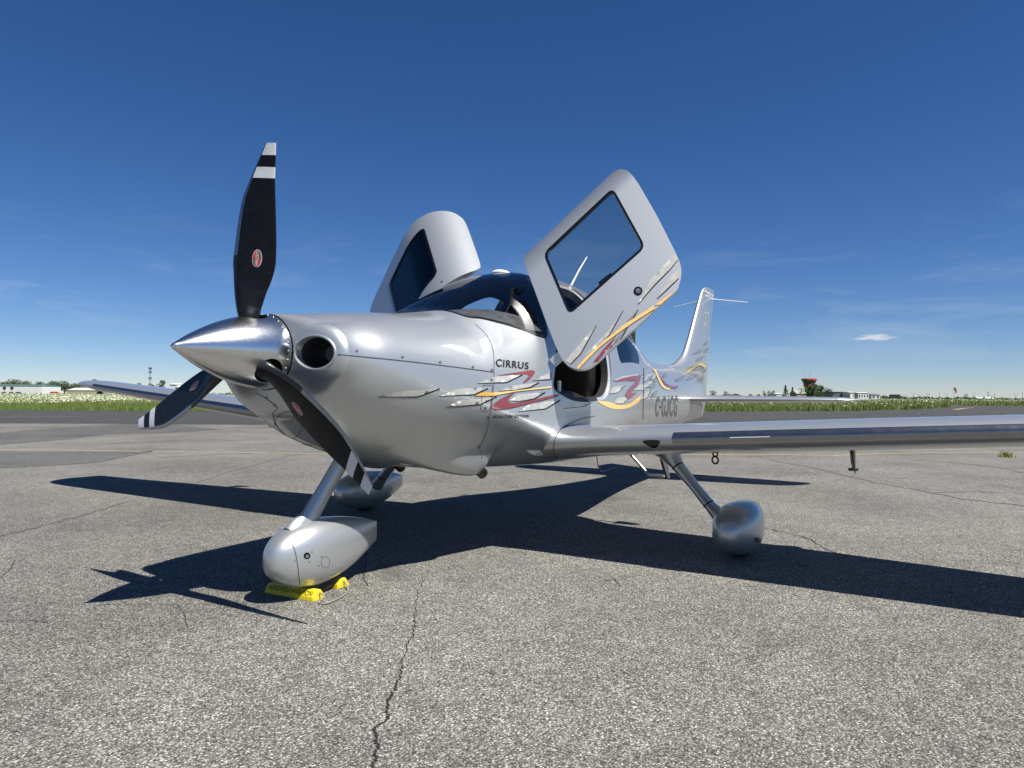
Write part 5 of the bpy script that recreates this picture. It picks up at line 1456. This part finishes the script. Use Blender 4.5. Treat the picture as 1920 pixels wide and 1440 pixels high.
for q in ([(510, 910), (550, 885), (635, 862), (590, 915), (530, 935)], [(615, 928), (680, 870), (768, 848), (720, 900)], [(730, 950), (780, 905), (842, 870), (800, 930)], [(735, 710), (780, 665), (850, 638), (810, 690)],
          [(705, 628), (765, 585), (825, 567), (790, 610)], [(828, 612), (850, 575), (900, 545), (880, 590)], [(822, 530), (845, 500), (887, 478), (870, 515)], [(665, 815), (700, 790), (770, 760), (735, 805)], [(805, 845), (830, 815), (873, 782), (850, 825)],
          [(195, 905), (230, 865), (270, 850), (255, 895)], [(225, 1015), (265, 935), (300, 905), (282, 1000)], [(370, 885), (375, 845), (410, 842), (412, 880)], [(235, 1130), (265, 1060), (315, 1030), (290, 1105)]):
    decal('grey_flash', Zc(q), leaf_d, fus, TB, 0.006, 3)
decal('gold_flash', smooth_loop(Zc([(605, 864), (680, 790), (770, 737), (810, 728), (850, 760), (855, 782), (835, 775), (800, 747), (760, 752), (690, 802)]), 3), gold_m, fus, TB, 0.009, 3)
reg_ink = pmat('registration_grey', (0.05, 0.05, 0.052), 0.45, 0, 0.6)
RQ = np.array(Zc([(285, 1330), (532, 1330), (548, 1085), (300, 1095)]))
def rq(x, y): return (RQ[0]*(1-x)+RQ[1]*x)*(1-y)+(RQ[3]*(1-x)+RQ[2]*x)*y
def rsub(a, b): return [rq(a, 0), rq(b, 0), rq(b, 1), rq(a, 1)]
lettering('registration', 'C', rsub(0.0, 0.17), reg_ink, fus, TB, bold=0.035)
decal('registration', [rq(0.19, 0.40), rq(0.25, 0.40), rq(0.25, 0.53), rq(0.19, 0.53)], reg_ink, fus, TB, 0.002, 4)
lettering('registration', 'G', rsub(0.28, 0.46), reg_ink, fus, TB, bold=0.035)
decal('registration', [rq(*p) for p in ((0.56, 1), (0.61, 1), (0.61, 0.22), (0.59, 0.06), (0.55, 0.0), (0.50, 0.02), (0.48, 0.12), (0.48, 0.28), (0.525, 0.28), (0.525, 0.18), (0.54, 0.13), (0.555, 0.18), (0.56, 0.28))], reg_ink, fus, TB, 0.002, 4)
lettering('registration', 'C', rsub(0.645, 0.81), reg_ink, fus, TB, bold=0.035)
lettering('registration', 'G', rsub(0.835, 1.0), reg_ink, fus, TB, bold=0.035)
lettering('fin_lettering', 'CIRRUS', [(1321.5, 555), (1337.5, 563), (1337.5, 552.5), (1321.5, 544.5)], white_paint, fin, TB+[bvh_of([c for c in fin.children if c.name.startswith('fin_cap')][0])], 0.005)
lettering('fin_lettering', '22', [(1319, 609), (1328, 612), (1330, 586), (1321, 583)], leaf_m, fin, TB)
# seams
line('panel_seam', [(628, 664), (680, 669), (760, 677), (850, 688), (926, 698)], 1.6, seam_m, fus, FB)
line('panel_seam', [(526, 661), (540, 662), (552, 662)], 2.2, seam_m, fus, FB)
line('panel_seam', [(890, 607), (912, 628), (924, 655), (926.5, 690), (924, 740), (917, 790), (905, 828), (897, 838), (903, 850), (902, 860)], 1.3, seam_faint, fus, FB)
line('panel_seam', [(1207, 690), (1206.5, 730), (1205.5, 785)], 1.2, seam_m, fus, FB)
line('panel_seam', Za([(1085, 492), (1168, 490), (1165, 560), (1150, 690), (1138, 722), (1075, 725), (1060, 700), (1070, 600), (1085, 492)]), 0.9, seam_m, fus, FB, smooth=False)
line('panel_seam', [(480, 737), (500, 748), (520, 765), (512, 775), (520, 800), (548, 825), (585, 836)], 1.1, seam_m, fus, FB)
cx0, cy0 = 540, 798
line('panel_seam', [(cx0-22*math.cos(q)+14*math.sin(q), cy0-14*math.cos(q)*0.9-26*math.sin(q)*0.9) for q in np.linspace(0, 2*math.pi, 20)], 1.0, seam_m, fus, FB)
for k, p in enumerate(Za([(357, 238), (697, 285), (991, 328), (1163, 355), (1160, 445), (1102, 697), (1127, 783), (1047, 1043)])+[(669, 658), (500, 745), (515, 760)]):
    decal('screw', [(p[0]+2.4*math.cos(q), p[1]+2.4*math.sin(q)) for q in np.linspace(0, 2*math.pi, 12, endpoint=False)], dkgrey, fus, FB, 0.0022, 3)
    decal('screw_head', [(p[0]+1.1*math.cos(q), p[1]+1.1*math.sin(q)) for q in np.linspace(0, 2*math.pi, 8, endpoint=False)], steel, fus, FB, 0.0030, 3)
decal('placard', Za([(1473, 1073), (1590, 1075), (1635, 1122), (1545, 1120), (1500, 1100)]), white_paint, fus, FB)
lettering('placard_lettering', 'NO STEP', Za([(1558, 1113), (1616, 1116), (1606, 1100), (1552, 1098)]), black_ink, fus, FB)
# door graphics
DBV = [DBVH]; dsk = [c for c in DOORS[-1].children if c.name.startswith('door_skin')][0]
for q in ([(275, 1290), (385, 1160), (475, 1062), (375, 1245), (310, 1312)], [(385, 1268), (480, 1172), (560, 1085), (645, 970), (560, 1120), (430, 1240)], [(660, 1047), (742, 962), (715, 1012)],
          [(545, 1232), (590, 1160), (678, 1072), (632, 1150)], [(740, 930), (820, 770), (975, 603), (998, 642), (950, 700), (850, 800)], [(865, 893), (930, 770), (1010, 690), (1018, 745), (960, 800)]):
    decal('grey_flash', Z2(q), leaf_d if q[0][0] in (660, 545) else leaf_m, dsk, DBV)
for q in ([(475, 1062), (375, 1245), (308, 1314)], [(645, 970), (560, 1122), (545, 1140)], [(742, 962), (715, 1013), (700, 1030)], [(678, 1072), (632, 1152)], [(998, 643), (950, 703), (850, 803), (742, 928)], [(1018, 748), (960, 803), (865, 893)]):
    line('flash_outline', Z2(q), [1.4, 2.4, 1.6], black_ink, dsk, DBV, 0.0024, smooth=False)
decal('gold_flash', Z2([(338, 1342), (410, 1265), (480, 1198), (565, 1128), (650, 1060), (750, 995), (860, 925), (987, 836), (870, 946), (690, 1062), (600, 1124), (520, 1187), (440, 1262), (362, 1345)]), gold_m, dsk, DBV, 0.0028)
line('flash_outline', Z2([(362, 1345), (440, 1262), (520, 1187), (690, 1062), (870, 946)]), 0.9, black_ink, dsk, DBV, 0.0032)
decal('maroon_flash', Z2([(425, 1338), (520, 1215), (605, 1128), (560, 1200), (470, 1312), (440, 1334)]), red_m, dsk, DBV, 0.0026)
hc = Z2([(742, 842)])[0]
def disc(c, r, mat, name, off, bv, par): return decal(name, [(c[0]+r*math.cos(q), c[1]+r*math.sin(q)) for q in np.linspace(0, 2*math.pi, 24, endpoint=False)], mat, par, bv, off, 4)
disc(hc, 8.2, black_gloss, 'door_lock', 0.0030, DBV, dsk); disc(hc, 5.0, dkgrey, 'door_lock_ring', 0.0045, DBV, dsk); disc((hc[0]-.5, hc[1]-1), 2.2, steel, 'door_lock_core', 0.006, DBV, dsk)
decal('window_sticker', Z2([(483, 782), (565, 718), (580, 735), (497, 803)]), pmat('sticker', (0.18, 0.165, 0.15), 0.6), dsk, DBV, -0.012)
# wing leading edge air vent and fin de-icing strip
vent = [(1205, 829), (1212, 825.5), (1232, 825), (1238, 830), (1231, 838.5), (1222, 839)]
decal('vent_rim', smooth_loop([(1221.5+(x-1221.5)*1.12, 831.5+(y-831.5)*1.25) for x, y in vent], 4), silver_lt, WINGS[-1][0], [LWBVH], 0.001, 3)
decal('vent_dark_patch', smooth_loop(vent, 4), black_gloss, WINGS[-1][0], [LWBVH], 0.0022, 3)  # flat black patch, the shade inside the vent opening put into colour
line('panel_seam', [(1046, 862), (1038, 845), (1043, 818), (1058, 800), (1085, 787), (1115, 780)], 1.2, seam_m, fus, [FUSBVH, LWBVH])
# axle cap on the port fairing
PPB = bvh_of([c for c in mg_port.children if c.name.startswith('wheel_fairing')][0])
disc((1419, 1012), 4.2, black_gloss, 'axle_hole', 0.002, [PPB], mg_port)
disc((1419, 1012), 2.2, steel, 'axle_cap', 0.004, [PPB], mg_port)
# nose fairing details
nb_ = [NPBVH]
line('panel_seam', [(542, 1012), (552, 1030), (558, 1060), (562, 1096)], 1.1, seam_m, ng, nb_)
line('panel_seam', [(610+8*math.cos(q), 1054+10.5*math.sin(q)) for q in np.linspace(0, 2*math.pi, 16)], 0.8, seam_faint, ng, nb_)
disc((575.5, 1042), 6.3, black_gloss, 'valve_hole', 0.0016, nb_, ng)
disc((575.5, 1043), 3.0, steel, 'valve', 0.003, nb_, ng)
for p in ((543, 1020), (552.5, 1051), (557.5, 1082), (585, 1035), (603, 1043), (598, 1060), (580, 1053)):
    disc(p, 1.6, steel, 'screw', 0.002, nb_, ng)

# ================================================================== WHEEL CHOCKS AND ROPE
def chock(p0, p1, w, h, label):
    """triangular-section bar from p0 to p1 on the ground"""
    p0, p1 = np.array([*p0, 0.0]), np.array([*p1, 0.0]); mid = (p0+p1)/2
    ax = (p1-p0)/np.linalg.norm(p1-p0); sd = np.array([-ax[1], ax[0], 0])
    prof = [(-w/2, 0.002), (w/2, 0.002), (w/2*0.92, 0.02), (0.018, h), (-0.018, h), (-w/2*0.92, 0.02)]
    v = []; m = len(prof)
    L = np.linalg.norm(p1-p0)
    for t, k in ((0, 0.9), (0.03, 1), (0.97, 1), (1, 0.9)):
        for a, b in prof: v.append(p0+ax*L*t+sd*a*k+np.array([0, 0, 0.002+(b-0.002)*k]))
    f = [(i*m+j, i*m+(j+1) % m, (i+1)*m+(j+1) % m, (i+1)*m+j) for i in range(3) for j in range(m)]
    f += [tuple(range(m)), tuple(3*m+j for j in range(m))]
    root = empty('wheel_chock', tuple(mid)); tag(root, label, 'wheel chock')
    b = mk('chock_body', [np.array(q)-mid for q in v], f, yellow, root, False); fix_normals(b)
    return root, p0, p1, ax, sd, w, h
g0, g1 = ground(499, 1113), ground(586, 1129)
dirc = (g1-g0)[:2]; 
near = chock((g0[0]+0.045, g0[1]+0.02), (g1[0]+0.045, g1[1]-0.0), 0.088, 0.048, 'yellow rubber wheel chock with black lettering, in front of the nose wheel')
root, p0, p1, ax, sd, w, h = near
face_n = -sd if (-sd)@(CAM-p0) > 0 else sd
tv, tf = text_mesh('HANDFIELD AVIATION', 0.15)
L = np.linalg.norm(p1-p0); s_ = face_n
# direction along the bar that reads left to right from outside
along = ax if np.cross(ax, [0, 0, 1])@face_n > 0 else -ax
startp = p0 if along is ax else p1
mid = (p0+p1)/2
lo_e = np.array([0, 0, 0.02])+s_*(w/2*0.92); hi_e = np.array([0, 0, h])+s_*0.018
fn_ = np.cross(along, hi_e-lo_e); fn_ /= np.linalg.norm(fn_)
if fn_@face_n < 0: fn_ = -fn_
pts = [startp+along*(0.02+x*(L-0.04))+lo_e+(hi_e-lo_e)*(0.12+0.72*y)+fn_*0.0012-mid for x, y in tv]
mk('chock_lettering', pts, tf, black_ink, root, False)
q0, q1 = ground(614, 1103), ground(642, 1105)
far = chock((q0[0]+0.06, q0[1]+0.16), (q1[0]+0.03, q1[1]+0.02), 0.088, 0.048, 'short yellow rubber wheel chock behind the nose wheel')
ra = near[2]+np.array([0, 0, 0.035]); rb_ = far[2]+np.array([0, 0, 0.035])
rp = [ra+np.array([0, 0.03, 0.012]), ra, ra+np.array([0, -0.03, -0.01])]+[ground(*p, 0.008) for p in ((598, 1130), (612, 1131), (628, 1125), (643, 1117), (652, 1108), (651, 1103))]+[rb_+np.array([0, -0.02, -0.02]), rb_, rb_+np.array([0, 0.03, 0.02])]
rope = MB().tube(smooth_loop(rp, 6, False), 0.0038, 7).build('chock_rope', rope_m)
tag(rope, 'thin grey rope lying on the asphalt between the yellow chocks', 'rope')
